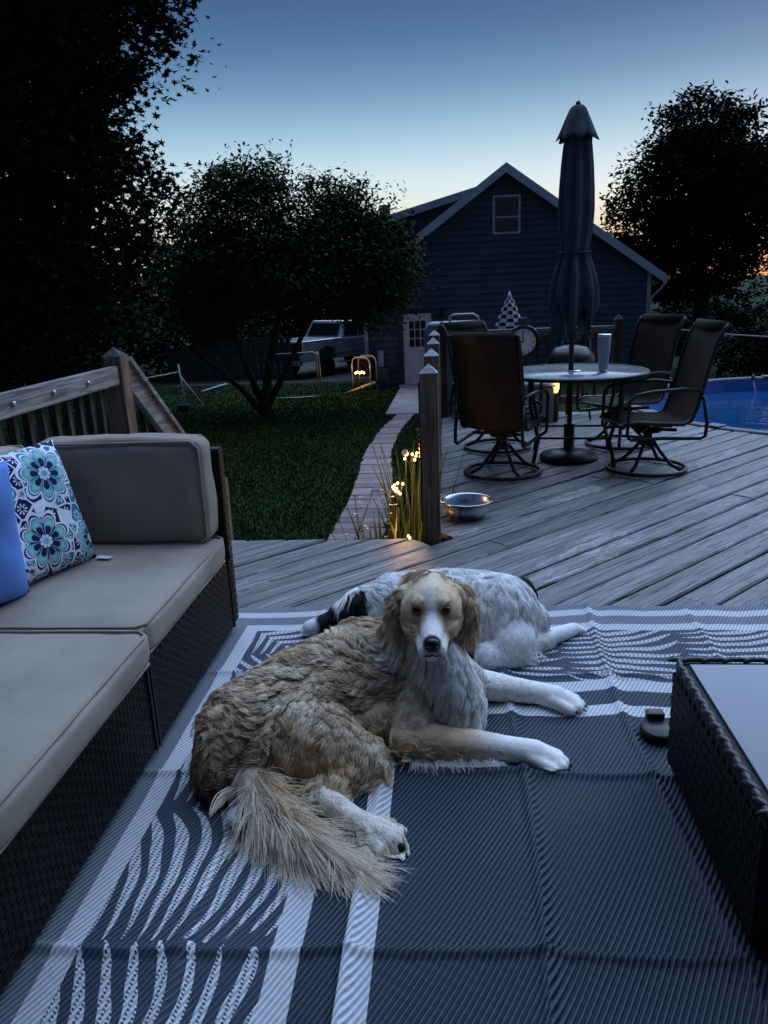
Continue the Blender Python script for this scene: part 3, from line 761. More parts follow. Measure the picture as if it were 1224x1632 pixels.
G().lathe([(.026, .73), (.055, .735), (.055, .752), (.026, .756)], n=24, close_top=False, close_bot=False).build('centre_ring', M_STEEL, pt, True)
for k in range(4):
    a = rad(38 + 90 * k); c_, s_ = math.cos(a), math.sin(a)
    G().tube([(c_ * .5, s_ * .5, .72), (c_ * .49, s_ * .49, .5), (c_ * .4, s_ * .4, .22), (c_ * .46, s_ * .46, .01)], .016, 8).build('leg', M_BRONZE, pt, True)
G().tube([(.4 * math.cos(rad(38 + 90 * k)), .4 * math.sin(rad(38 + 90 * k)), .235) for k in range(4)], .01, 6, closed=True).build('stretcher', M_BRONZE, pt, True)
um = thing('patio_umbrella', 'tall closed grey-blue market umbrella standing through the table', 'umbrella', (UX, UY, 0))
G().lathe([(.245, .01), (.245, .03), (.225, .055), (.12, .08), (.045, .095), (.045, .30), (.03, .31), (.005, .312)], n=40).build('base', M_BRONZE, um, True)
G().tube([(0, 0, .3), (0, 0, 2.7)], .021, 12).build('pole', M_BRONZE, um, True)
t = T('umbrella_canvas', .9, .1); f = t.noise(scale=8, detail=4); t.color(t.mix(f.step(.3, .7), (0.052, 0.066, 0.078), (0.078, 0.095, 0.11))); t.bump(t.noise(scale=18, detail=3), .004); M_CANV = t.m
prof = [(.150, 1.14), (.166, 1.27), (.163, 1.40), (.140, 1.52), (.112, 1.62), (.101, 1.69), (.104, 1.74), (.118, 1.85), (.126, 2.0), (.122, 2.15), (.112, 2.32), (.100, 2.45), (.088, 2.56)]
def folds(r, z, th, i):
    k = .22 if i < 5 else .10 if i < 7 else .15
    w = math.cos(8 * th + .7 * math.sin(z * 2) + .5 * math.sin(3 * th)); w = math.copysign(abs(w) ** .6, w)
    zz = z + (0.115 * math.sin(5 * th + 1.0) + .035 * w if i == 0 else 0) + (.02 * math.sin(5 * th + 1.0) if i == 1 else 0)
    return r * (1 + k * w + .06 * math.sin(3 * th + 1.3)), zz
cn = G().lathe(prof, n=96, rf=folds, close_top=True, close_bot=False).build('canopy', M_CANV, um, True)
m = cn.modifiers.new('solid', 'SOLIDIFY'); m.thickness = .003
tp = [(.104 + .012 * math.cos(8 * a), a) for a in np.linspace(0, 2 * math.pi, 40)[:-1]]
G().tube([(r_ * math.cos(a) * 1.06, r_ * math.sin(a) * 1.06, 1.69 + .008 * math.sin(a)) for r_, a in tp], .014, 6, closed=True, flat=.4).build('tie_strap', M_CANV, um, True)
def vent(r, z, th, i):
    w = abs(math.cos(4 * th)) ** 1.5
    return r * (1 + (.22 * w - .1) * min(1, max(0, (2.72 - z) / .2))), z - (.03 * w if i < 2 else 0)
vt = G().lathe([(.150, 2.53), (.138, 2.56), (.09, 2.66), (.062, 2.725), (.04, 2.745), (.005, 2.755)], n=96, rf=vent, close_bot=False).build('vent_cap', M_CANV, um, True)
m = vt.modifiers.new('solid', 'SOLIDIFY'); m.thickness = .003
G().lathe([(.018, 2.74), (.02, 2.76), (.012, 2.775), (.003, 2.78)], n=16).build('finial', M_BRONZE, um, True)
tb = thing('tumbler', 'tall pale stainless tumbler with clear lid standing on the patio table', 'cup', (1.215, 6.48, .751))
M_TUMB = plain('tumbler_coat', (0.42, 0.40, 0.48), .4, .4, .1, .06)
G().lathe([(.032, 0), (.036, .004), (.043, .12), (.05, .15), (.053, .26), (.053, .275)], n=32).build('body', M_TUMB, tb, True)
G().lathe([(.05, .276), (.055, .276), (.056, .292), (.05, .298), (.005, .298)], n=32).build('lid', M_STEEL, tb, True)
G().lathe([(.0345, .002), (.0372, .002), (.038, .014), (.0345, .014)], n=32, close_top=False, close_bot=False).build('base_ring', M_STEEL, tb, True)

# ------------------------------------------------------------------ swivel chairs
t = T('sling_mesh', .8, .15); x, y, z = t.xyz(); f = t.noise(scale=6, detail=3)
t.color(t.mix(f.step(.3, .7), (0.030, 0.022, 0.018), (0.048, 0.036, 0.028))); t.bump(((x * 900).sin() + (z * 900).sin()) * .5, .001); M_SLING = t.m
def make_chair():
    c = thing('swivel_chair', 'x', 'chair', group='swivel sling chairs around the patio table')
    # ring and star of the swivel base
    G().tube([(.30 * math.cos(2 * math.pi * k / 40), .30 * math.sin(2 * math.pi * k / 40), .018) for k in range(40)], .0155, 8, closed=True).build('base_ring', M_BRONZE, c, True)
    for k in range(4):
        a = rad(45 + 90 * k)
        G().tube([(.05 * math.cos(a), .05 * math.sin(a), .235), (.10 * math.cos(a), .10 * math.sin(a), .165), (.2 * math.cos(a), .2 * math.sin(a), .06), (.295 * math.cos(a), .295 * math.sin(a), .022)], .0145, 8).build('base_leg', M_BRONZE, c, True)
    sv = G().lathe([(.06, .20), (.06, .235), (.035, .245), (.035, .30), (.10, .305), (.10, .325), (.005, .326)], n=20).build('swivel', M_BRONZE, c, True)
    G().tube([(-.2, .14, .345), (0, .0, .325), (.2, .14, .345)], .013, 8).build('seat_spring', M_BRONZE, sv, True)
    G().tube([(-.2, -.14, .345), (0, .0, .325), (.2, -.14, .345)], .013, 8).build('seat_spring', M_BRONZE, sv, True)
    # side rails follow the sling from the front of the seat to the top of the back
    prof = [(.30, .385), (.275, .415), (.2, .425), (0, .405), (-.17, .395), (-.225, .42), (-.265, .52), (-.31, .70), (-.345, .86), (-.385, 1.0), (-.43, 1.09), (-.455, 1.115)]
    for s_ in (-1, 1):
        G().tube([(s_ * .255, p_, z_) for p_, z_ in prof], .0155, 8).build('side_rail', M_BRONZE, c, True)
        G().tube([(s_ * .262, -.292, .645), (s_ * .285, -.15, .665), (s_ * .29, .1, .655), (s_ * .29, .22, .635), (s_ * .288, .265, .59), (s_ * .283, .27, .33), (s_ * .28, .24, .30), (s_ * .272, 0, .30), (s_ * .27, -.30, .285), (s_ * .27, -.335, .30), (s_ * .265, -.345, .40), (s_ * .262, -.305, .60)], .0135, 8).build('arm', M_BRONZE, c, True)
    for p_, z_ in ((.29, .39), (-.455, 1.115)): G().tube([(-.255, p_, z_), (.255, p_, z_)], .0135, 8).build('cross_bar', M_BRONZE, c, True)
    nx_ = 12; vs = []; fs = []
    cum = [(.285, .408)] + [(a, b + .006) for a, b in prof[2:11]]
    fine = []
    for i in range(len(cum) - 1):
        for k in range(3): fine.append((cum[i][0] + (cum[i + 1][0] - cum[i][0]) * k / 3, cum[i][1] + (cum[i + 1][1] - cum[i][1]) * k / 3))
    fine.append(cum[-1])
    for p_, z_ in fine:
        for k in range(nx_ + 1):
            a = -1 + 2 * k / nx_; sag = .028 * (1 - a * a)
            vs.append((a * .25, p_ - (sag if z_ > .5 else 0), z_ - (sag if z_ <= .5 else 0)))
    fs = [(j * (nx_ + 1) + i, j * (nx_ + 1) + i + 1, (j + 1) * (nx_ + 1) + i + 1, (j + 1) * (nx_ + 1) + i) for j in range(len(fine) - 1) for i in range(nx_)]
    o = G().add(vs, fs).build('sling', M_SLING, c, True); m = o.modifiers.new('solid', 'SOLIDIFY'); m.thickness = .006
    # the headrest flap folded over the top bar
    G().tube([(-.24, -.447, 1.1), (.24, -.447, 1.1)], .026, 10, flat=1.6).build('headrest_roll', M_SLING, c, True)
    return c
ch = make_chair()
spots = [(.385, 6.13, -22, 'swivel sling chair with its back turned, nearest the wooden post'),
         (1.52, 6.16, 98, 'swivel sling chair seen from the side, right of the patio table'),
         (1.52, 7.16, 122, 'swivel sling chair behind the table, facing the camera, next to the pool'),
         (.40, 7.12, -138, 'swivel sling chair behind the table, hidden behind the nearest chair back')]
for i, (x_, y_, a_, lb) in enumerate(spots):
    c = ch if i == 0 else copy_tree(ch)
    c.location = (x_, y_, .004); c.rotation_euler = (0, 0, rad(a_)); c['label'] = lb

# ------------------------------------------------------------------ along the back railing
t = T('clock_dial', .5, .3); t.color((0.72, 0.78, 0.80)); M_DIAL = t.m
ck = thing('outdoor_clock', 'round black clock with white dial hanging on the back railing', 'clock', (.78, 8.86, .83))
def disc(prof, n=40):
    g = G(); g.lathe(prof, n=n); g.v = [(a, -c_, b) for a, b, c_ in g.v]; return g
disc([(.175, -.06), (.185, -.04), (.185, .01), (.17, .03), (.145, .02), (.14, .0), (.005, 0)]).build('case', M_BLK, ck, True)
disc([(.139, .003), (.139, .005), (.004, .006)]).build('dial', M_DIAL, ck)
for k in range(12):
    a = rad(30 * k); L = .022 if k % 3 else .03
    G().box((math.sin(a) * .116, -.0085, math.cos(a) * .116), (.008, .003, L), M=Matrix.Rotation(a, 3, 'Y')).build('hour_mark', M_BLK, ck)
G().box((-.036, -.012, -.002), (.085, .003, .012)).build('hour_hand', M_BLK, ck)
G().box((-.004, -.014, .05), (.008, .003, .115)).build('minute_hand', M_BLK, ck)
G().box((0, .03, .21), (.11, .07, .1)).build('bracket', M_CANV, ck, bevel=.01)
t = T('checked_canvas', .85, .15); x, y, z = t.xyz()
an = (y.atan2(x) * (10 / (2 * math.pi))).floor(); zz = (z * (1 / .042)).floor()
t.color(t.mix((an + zz).abs()._m('MODULO', 2.0).gt(.5), (0.02, 0.02, 0.025), (0.46, 0.45, 0.45))); M_CHECK = t.m
cu_ = thing('checked_umbrella', 'small closed black and white checked umbrella behind the railing', 'umbrella', (.66, 9.35, -1.2))
G().tube([(0, 0, 0), (0, 0, 2.5)], .014, 8).build('pole', M_BRONZE, cu_, True)
fo = G().lathe([(.035, 1.5), (.06, 1.7), (.075, 1.95), (.165, 2.13), (.15, 2.17), (.085, 2.36), (.035, 2.49), (.004, 2.53)], n=40, rf=lambda r, z_, th, i: (r * (1 + .12 * math.cos(10 * th)), z_), close_bot=False).build('canopy', M_CHECK, cu_, True)
G().lathe([(.03, 2.5), (.016, 2.54), (.003, 2.57)], n=12).build('finial', M_TAGW, cu_, True)
G().lathe([(.2, 0), (.2, .04), (.05, .08), (.03, .2)], n=24).build('base', M_BRONZE, cu_, True)
gr = thing('covered_grill', 'pale grey covered grill with rounded handle behind the nearest chair', 'grill', (.02, 9.6, -1.2))
M_COVER = plain('grill_cover', (0.16, 0.19, 0.24), .6, .3, var=.2, scale=4)
G().prism([(-.34, 1.3), (.34, 1.3), (.36, 2.18), (.30, 2.24), (-.30, 2.24), (-.36, 2.18)], -.25, .25).build('hood', M_COVER, gr, bevel=.03)
G().box((0, 0, .65), (.62, .44, 1.3)).build('cabinet', M_COVER, gr, bevel=.01)
G().tube([(-.05, -.26, 2.2), (-.05, -.27, 2.31), (.0, -.27, 2.33), (.22, -.27, 2.33), (.27, -.27, 2.3), (.30, -.26, 2.2)], .014, 8).build('handle', M_TUMB, gr, True)
bx = thing('storage_box', 'pale grey plastic storage box standing behind the patio chairs', 'box', (.86, 8.55, .003))
G().box((0, 0, .19), (.42, .35, .38)).build('body', M_COVER, bx, bevel=.02)
G().box((0, 0, .40), (.45, .38, .04)).build('lid', M_COVER, bx, bevel=.012)
g2_ = thing('kettle_barbecue', 'low black barbecue standing against the back railing', 'barbecue', (1.27, 8.62, .003))
G().lathe([(.02, .44), (.18, .47), (.25, .56), (.26, .62), (.25, .68), (.17, .77), (.02, .80)], n=28).build('kettle', M_BLK, g2_, True)
for k in range(3):
    a = rad(90 + 120 * k); G().tube([(.15 * math.cos(a), .15 * math.sin(a), .5), (.24 * math.cos(a), .24 * math.sin(a), 0)], .012, 6).build('leg', M_BLK, g2_, True)
G().tube([(-.05, 0, .80), (-.04, 0, .83), (.04, 0, .83), (.05, 0, .80)], .01, 6).build('handle', M_BLK, g2_, True)

def glow(name, c, k):
    t = T(name, .5, .2); t.color((.8, .6, .4)); t.emit(c, k); return t.m
M_WARM = glow('warm_bulb', (1.0, 0.50, 0.14), 6.0)
M_WARM2 = glow('warm_lamp', (1.0, 0.45, 0.11), 4.0)
M_REDL = glow('red_lamp', (1.0, 0.05, 0.03), .8)
def lamp(parent, loc, power, r=.03):
    l_ = bpy.data.lights.new('glow', 'POINT'); l_.energy = power; l_.color = (1.0, .55, .2); l_.shadow_soft_size = r
    o = bpy.data.objects.new('glow', l_); COL.objects.link(o); o.parent = parent; o.location = loc; return o
ln = thing('candle_lantern', 'small lit glass candle lantern glowing under the patio table', 'lantern', (1.07, 8.45, .003))
G().lathe([(.05, 0), (.06, .01), (.06, .30), (.05, .31)], n=20).build('pedestal', M_BRONZE, ln, True)
G().lathe([(.045, .312), (.06, .35), (.06, .41), (.035, .45)], n=20).build('glass', M_WARM2, ln, True)
lamp(ln, (0, -.09, .42), .8)
gb = thing('glass_ball_light', 'amber glass ball glowing just left of the table edge', 'lamp', (.57, 8.0, .003))
G().tube([(0, 0, 0), (0, 0, .42)], .012, 8).build('stake', M_BRONZE, gb, True)
t = T('amber_glass', .1, .5); t.color((.5, .25, .08)); t.emit((1, .45, .12), 1.1); M_AMB = t.m
G().lathe([(.02, .415), (.05, .435), (.066, .475), (.05, .52), (.015, .54)], n=20).build('globe', M_AMB, gb, True)
rd = thing('red_lantern', 'small red lamp glowing behind the tumbler on the railing', 'lamp', (1.45, 8.86, .58))
G().lathe([(.04, -.04), (.05, -.02), (.05, .05), (.03, .08)], n=16).build('glass', M_REDL, rd, True)
G().lathe([(.045, .08), (.03, .10), (.005, .12)], n=16).build('cap', M_BLK, rd, True)
G().box((0, .07, .02), (.02, .09, .02)).build('bracket', M_BLK, rd)

# ------------------------------------------------------------------ house beyond the lawn
HY = 22.5; GZ = -1.34
def hp(x_, y_): return py(x_, y_, HY)
HL, HR = hp(588, 618).x, hp(1031, 500).x
PK = hp(808, 262); HC = (HL + HR) / 2 + .02; PKZ = PK.z - .12
SLOPE = .70
t = T('grey_siding', .6, .3); f = t.noise(scale=1.3, detail=5); r = t.rand()
t.color(t.scale_col(t.mix(f.step(.3, .7), (0.066, 0.080, 0.105), (0.088, 0.105, 0.135)), r * .2 + .9)); t.bump(t.noise(t.vec(*[q * k for q, k in zip(t.xyz(), (2, 2, 30))]), 2, 3), .002); M_SIDE = t.m
M_TRIM = plain('trim_paint', (0.42, 0.45, 0.50), .55, .3, var=.1, scale=5)
M_WHT = plain('white_paint', (0.62, 0.62, 0.62), .5, .3, var=.08, scale=5)
M_ROOF = plain('roof_shingle', (0.05, 0.055, 0.06), .9, .15, var=.4, scale=14, bump=.01)
t = T('window_dark', .06, .5); t.color(t.mix(t.noise(scale=3), (0.006, 0.007, 0.01), (0.014, 0.016, 0.02))); M_PANE = t.m
house = thing('gable_house', 'grey-blue clapboard house with gable end and white door', 'house', (HC, HY, GZ))
ho = Vector(house.location)
def hb(nm, a, b, mat, parent=house, bevel=0.0):
    a, b = Vector(a) - ho, Vector(b) - ho; return G().box((a + b) / 2, b - a).build(nm, mat, parent, bevel=bevel)
DEPTH = 9.0
eavez = PKZ - SLOPE * (HR - HC)
g = G(); g.prism([(HL - HC, -.6), (HR - HC, -.6), (HR - HC, eavez - GZ - .02), (0, PKZ - GZ - .02), (HL - HC, eavez - GZ - .02)], .05, DEPTH)
wall = g.build('wall', M_SIDE, house)
COURSE = .172; z_ = GZ - .25; nb = 0
while z_ < PKZ - .12:
    zm = z_ + COURSE / 2
    hw = min(HR - HC, (PKZ - zm) / SLOPE)
    x0, x1 = HC - hw, HC + hw
    g = G(); zt = z_ + COURSE
    g.hexa([(x0 - HC, -.022, z_ - GZ), (x1 - HC, -.022, z_ - GZ), (x1 - HC, .05, z_ - GZ), (x0 - HC, .05, z_ - GZ),
            (x0 - HC, .026, zt - GZ), (x1 - HC, .026, zt - GZ), (x1 - HC, .05, zt - GZ), (x0 - HC, .05, zt - GZ)])
    g.build('siding_board', M_SIDE, wall); z_ += COURSE
for x_ in (HL - .01, HR + .01): hb('corner_board', (x_ - .05, HY - .05, GZ - .4), (x_ + .05, HY + .04, eavez - .05), M_TRIM, wall)
# roof: two slopes with thick edges and pale rake boards
OV, OVE = .32, .38
for s_, xe in ((1, HR - HC + OVE), (-1, HL - HC - OVE)):
    zt = PKZ - GZ + .12; ze = zt - SLOPE * abs(xe); th = .14
    g = G(); g.hexa([(0, -OV, zt - th), (xe, -OV, ze - th), (xe, DEPTH + .3, ze - th), (0, DEPTH + .3, zt - th), (0, -OV, zt), (xe, -OV, ze), (xe, DEPTH + .3, ze), (0, DEPTH + .3, zt)])
    rf = g.build('roof_slope', M_ROOF, house)
    g = G(); q = .012; g.hexa([(0, -OV - .035, zt - .23), (xe, -OV - .035, ze - .23), (xe, -OV + .0, ze - .23), (0, -OV, zt - .23), (0, -OV - .035, zt + q), (xe, -OV - .035, ze + q), (xe, -OV - .002, ze + q), (0, -OV - .002, zt + q)])
    g.build('rake_board', M_TRIM, rf)
    g = G(); g.hexa([(0, -OV, zt - .18), (xe, -OV, ze - .18), (xe, -.03, ze - .18), (0, -.03, zt - .18), (0, -OV, zt - .15), (xe, -OV, ze - .15), (xe, -.03, ze - .15), (0, -.03, zt - .15)])
    g.build('soffit', M_SIDE, rf)
    G().bar((xe + s_ * .05, -OV, ze - .08), (xe + s_ * .05, DEPTH, ze - .08), .11, .10).build('gutter', M_TRIM, rf, bevel=.01)
xe = HR - HC
G().tube([(xe + .40, -.28, ze - .12), (xe + .30, -.2, ze - .3), (xe + .08, -.08, ze - .55), (xe + .06, -.075, ze - .8), (xe + .06, -.075, .1)], .035, 8).build('downspout', M_TRIM, house, True)
# shed dormer on the left slope, chimney
dz0, dz1 = hp(640, 335), hp(770, 290)
sl_d = (dz1.z - dz0.z) / (dz1.x - dz0.x) * .92
def dz(x_): return dz1.z + sl_d * (x_ - dz1.x) - GZ
xa, xb = HL + .05, dz1.x + .35
g = G(); g.prism([(xa - HC, 2.2), (xb - HC, 2.2), (xb - HC, dz(xb) - .15), (xa - HC, dz(xa) - .15)], 1.1, 7.0)
dm = g.build('dormer_wall', M_SIDE, house)
g = G(); g.hexa([(xa - HC - .25, .85, dz(xa - .25) - .16), (xb - HC, .85, dz(xb) - .16), (xb - HC, 7.2, dz(xb) - .16), (xa - HC - .25, 7.2, dz(xa - .25) - .16),
                 (xa - HC - .25, .85, dz(xa - .25)), (xb - HC, .85, dz(xb)), (xb - HC, 7.2, dz(xb)), (xa - HC - .25, 7.2, dz(xa - .25))])
dr = g.build('dormer_roof', M_ROOF, house)
G().bar((xa - HC - .25, .83, dz(xa - .25) - .08), (xb - HC, .83, dz(xb) - .08), .03, .2).build('dormer_fascia', M_TRIM, dr)
cp = hp(600, 336); hb('chimney', (cp.x - .14, HY + 3, 2.2), (cp.x + .14, HY + 3.3, cp.z + .42), plain('chimney_brick', (.28, .2, .15), .9, .1, var=.3))
# upper window, lower window, door
def window(a, b, sash=True):
    fr = G(); x0, x1, z0, z1 = a.x - HC, b.x - HC, b.z - GZ, a.z - GZ; k = .055
    for p_, q_ in (((x0, z0 + k), (x0 + k, z1 - k)), ((x1 - k, z0 + k), (x1, z1 - k)), ((x0, z0), (x1, z0 + k)), ((x0, z1 - k), (x1, z1))):
        fr.box(((p_[0] + q_[0]) / 2, -.05, (p_[1] + q_[1]) / 2), (q_[0] - p_[0], .06, q_[1] - p_[1]))
    fo_ = fr.build('window', M_TRIM, house)
    zm = (z0 + z1) / 2 - .06
    G().box(((x0 + x1) / 2, -.035, (zm + z1) / 2 - .02), (x1 - x0 - 2 * k, .012, z1 - zm - k)).build('pane', M_PANE, fo_)
    G().box(((x0 + x1) / 2, -.029, (zm + z0) / 2 + .02), (x1 - x0 - 2 * k, .012, zm - z0 - k)).build('pane', M_PANE, fo_)
    G().box(((x0 + x1) / 2, -.046, zm), (x1 - x0 - 2 * k, .03, .04)).build('sash_bar', M_TRIM, fo_)
    return fo_
window(hp(785, 312), hp(829, 372)); window(hp(896, 470), hp(941, 572))
dA, dB = hp(642, 503), hp(690, 613)
dw = dB.x - dA.x; x0 = dA.x - HC; zt = dA.z - GZ
df = G()
for a, b in (((x0 - .1, .0), (x0 - .005, zt + .1)), ((x0 + dw + .005, .0), (x0 + dw + .1, zt + .1)), ((x0 - .1, zt + .1), (x0 + dw + .1, zt + .2))):
    df.box(((a[0] + b[0]) / 2, -.05, (a[1] + b[1]) / 2), (b[0] - a[0], .08, b[1] - a[1]))
M_DFR = plain('door_frame_paint', (0.045, 0.05, 0.065), .5, .3, var=.1)
df.build('door_frame', M_DFR, house)
door = G().box((x0 + dw / 2, -.042, zt / 2 + .03), (dw, .05, zt + .02)).build('door', M_WHT, house, bevel=.004)
gx0_, gx1_, gz0, gz1 = x0 + dw * .2, x0 + dw * .8, zt * .55, zt * .93
for i in range(3):
    for j in range(3):
        a = gx0_ + (gx1_ - gx0_) * i / 3; b = gz0 + (gz1 - gz0) * j / 3
        G().box((a + (gx1_ - gx0_) / 6, -.069, b + (gz1 - gz0) / 6), ((gx1_ - gx0_) / 3 - .03, .006, (gz1 - gz0) / 3 - .03)).build('pane', M_PANE, door)
for k in (0, 1):
    G().box((x0 + dw * (.32 + .36 * k), -.069, zt * .27), (dw * .24, .008, zt * .34)).build('panel', M_WHT, door, bevel=.012)
G().lathe([(.02, 0), (.035, .02), (.03, .05), (.004, .06)], n=12).build('door_knob', M_STEEL, door, True).matrix_local = Matrix.Translation((x0 + dw * .9, -.07, zt * .47)) @ Matrix.Rotation(rad(90), 4, 'X')
hb('door_step', (dA.x - .15, HY - .45, GZ - .2), (dB.x + .15, HY - .06, GZ + .05), M_CONC)
wl = hp(705, 498); hb('wall_lamp', (wl.x - .05, HY - .16, wl.z - .12), (wl.x + .05, HY - .03, wl.z + .14), M_BLK, house, .02)
mb = hp(607, 570); hb('meter_box', (mb.x - .08, HY - .13, mb.z - .25), (mb.x + .08, HY - .03, mb.z + .2), M_TRIM, house, .01)
hb('basement_bulkhead', (hp(600, 600).x, HY - .5, GZ - .2), (hp(622, 600).x, HY - .06, hp(610, 585).z), M_DFR, house, .02)

# ------------------------------------------------------------------ pickup truck
t = T('silver_paint', .2, .6, .65); t.color((0.66, 0.68, 0.72)); M_TRUCK = t.m
M_TYRE = plain('tyre_rubber', (.012, .012, .012), .85, .2); M_CHROME = plain('chrome', (.7, .7, .72), .12, .5, 1.0, .05)
tr = thing('pickup_truck', 'silver crew-cab pickup truck parked on the drive beside the house', 'truck', (-4.35, 29.4, float(gh(-4.5, 27)) - .02), rad(-33))
def side_prism(poly, w0, w1, nm, mat, parent=tr, bevel=.03): return G().prism(poly, w0, w1, 'yz').build(nm, mat, parent, bevel=bevel)
side_prism([(-2.85, .62), (-2.1, .62), (-2.02, .98), (-1.62, 1.1), (-1.22, .98), (-1.14, .62), (1.35, .6), (1.45, .98), (1.85, 1.1), (2.25, .98), (2.33, .62), (2.85, .62), (2.88, 1.05), (2.6, 1.22), (1.35, 1.28), (-.75, 1.3), (-.8, 1.33), (-2.82, 1.33), (-2.88, 1.0)], -.98, .98, 'body', M_TRUCK)
g = G(); cabz = [(-.78, 1.3, .93), (1.25, 1.28, .93), (.45, 1.86, .76), (-.45, 1.9, .76)]
g.add([(s_ * w, y_, z_) for s_ in (-1, 1) for y_, z_, w in cabz], [(0, 1, 2, 3), (7, 6, 5, 4), (0, 4, 5, 1), (1, 5, 6, 2), (2, 6, 7, 3), (3, 7, 4, 0)])
cab = g.build('cab', M_TRUCK, tr, bevel=.05)
g = G(); g.add([(-.74, -.765, 1.38), (.74, -.765, 1.38), (.66, -.52, 1.80), (-.66, -.52, 1.80)], [(0, 1, 2, 3)])
o = g.build('rear_window', M_PANE, cab); m = o.modifiers.new('s', 'SOLIDIFY'); m.thickness = .02; m.offset = 0
for s_ in (-1, 1):
    for a in ([(-.62, 1.36), (.18, 1.36), (.18, 1.78), (-.42, 1.78)], [(.25, 1.36), (1.02, 1.36), (.42, 1.76), (.25, 1.78)]):
        g = G(); g.add([(s_ * (.94 - (z_ - 1.3) / .58 * .168), y_, z_) for y_, z_ in a], [(0, 1, 2, 3)])
        o = g.build('side_window', M_PANE, cab); m = o.modifiers.new('s', 'SOLIDIFY'); m.thickness = .02; m.offset = 0
    G().box((s_ * 1.08, .95, 1.38), (.2, .12, .22)).build('mirror', M_CHROME, tr, bevel=.03)
    G().box((s_ * .985, -.2, .80), (.03, 3.2 * .7, .05)).build('trim_strip', M_CHROME, tr, bevel=.01)
    G().box((s_ * .97, .1, .48), (.1, 2.3, .05)).build('running_board', M_CHROME, tr, bevel=.015)
    for yy in (.15, 1.0): G().box((s_ * .992, yy - .35, 1.17), (.03, .16, .04)).build('door_handle', M_CHROME, tr, bevel=.008)
    G().box((s_ * .86, -2.885, 1.08), (.16, .05, .38)).build('tail_light', plain('tail_lens', (.18, .01, .01), .2, .5), tr, bevel=.015)
    for yy in (-1.62, 1.85):
        w = G(); w.lathe([(.24, -.12), (.36, -.12), (.39, -.08), (.39, .08), (.36, .12), (.24, .12)], n=28)
        wo = w.build('wheel', M_TYRE, tr, True); wo.matrix_local = Matrix.Translation((s_ * .86, yy, .39)) @ Matrix.Rotation(rad(90), 4, 'Y')
        w = G(); w.lathe([(.25, -.10), (.25, .10), (.21, .115), (.20, .06), (.06, .05), (.05, .10), (.005, .11)], n=28)
        w.build('rim', M_CHROME, wo, True)
G().box((0, -2.90, .99), (1.55, .04, .58)).build('tailgate', M_BLK, tr, bevel=.02)
G().box((0, -2.94, 1.2), (.3, .03, .07)).build('tailgate_handle', M_BLK, tr, bevel=.01)
G().box((0, -2.98, .60), (1.9, .2, .16)).build('rear_bumper', M_CHROME, tr, bevel=.03)
G().box((0, -3.09, .60), (.32, .012, .15)).build('licence_plate', M_WHT, tr)
G().box((0, 2.9, .72), (1.9, .2, .2)).build('front_bumper', M_CHROME, tr, bevel=.03)
car = thing('dark_car', 'dark car just showing between the truck and the house corner', 'car', (-2.35, 34.5, float(gh(-3, 30)) + .3), rad(-19))
G().prism([(-2.2, .35), (2.2, .35), (2.25, .8), (1.5, .95), (.9, 1.45), (-.9, 1.5), (-1.7, 1.0), (-2.25, .9)], -.85, .85, 'yz').build('body', M_BLK, car, bevel=.08)
g = G()
for s_ in (-1, 1): g.add([(s_ * .86, -.85, 1.05), (s_ * .86, 1.1, 1.0), (s_ * .86, .8, 1.38), (s_ * .86, -.75, 1.42)], [(0, 1, 2, 3)])
g.build('side_window', M_PANE, car)
for s_ in (-1, 1):
    for yy in (-1.35, 1.35):
        w = G(); w.lathe([(.02, -.1), (.32, -.1), (.33, 0), (.32, .1), (.02, .1)], n=20)
        wo = w.build('wheel', M_TYRE, car, True); wo.matrix_local = Matrix.Translation((s_ * .78, yy, .33)) @ Matrix.Rotation(rad(90), 4, 'Y')
M_ASPH = plain('drive_gravel', (.06, .058, .055), .95, .1, var=.4, scale=20, bump=.01)
yv = np.linspace(25.2, 60, 24); g = G()
for i, y_ in enumerate(yv):
    for x_ in np.linspace(-9.5, -2.6, 8): g.v.append((x_, y_, float(gh(x_, y_)) + .012))
g.f = [(i * 8 + k, i * 8 + k + 1, (i + 1) * 8 + k + 1, (i + 1) * 8 + k) for i in range(23) for k in range(7)]
tag(g.build('driveway', M_ASPH), 'dark gravel drive beside the house', kind='structure')

# ------------------------------------------------------------------ trees
def leafmat(name, c1, c2):
    t = T(name, .85, .06); f = t.noise(scale=1.2, detail=3); f2 = t.noise(scale=23, detail=1)
    t.color(t.mix((f * .5 + f2 * .5).step(.35, .65), c1, c2)); return t.m
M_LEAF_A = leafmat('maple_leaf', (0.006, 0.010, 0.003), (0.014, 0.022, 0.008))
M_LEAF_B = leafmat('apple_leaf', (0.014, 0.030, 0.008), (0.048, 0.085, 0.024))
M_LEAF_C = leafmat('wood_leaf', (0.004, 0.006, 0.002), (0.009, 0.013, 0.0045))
M_BARK = plain('bark', (0.045, 0.036, 0.03), .95, .1, var=.4, scale=9, bump=.02)
SH_MAPLE = np.array([(0, -.5), (.12, -.2), (.5, -.28), (.3, -.02), (.52, .2), (.2, .18), (0, .6), (-.2, .18), (-.52, .2), (-.3, -.02), (-.5, -.28), (-.12, -.2)])
SH_OVAL = np.array([(0, -.5), (.2, -.12), (.17, .22), (0, .5), (-.17, .22), (-.2, -.12)])
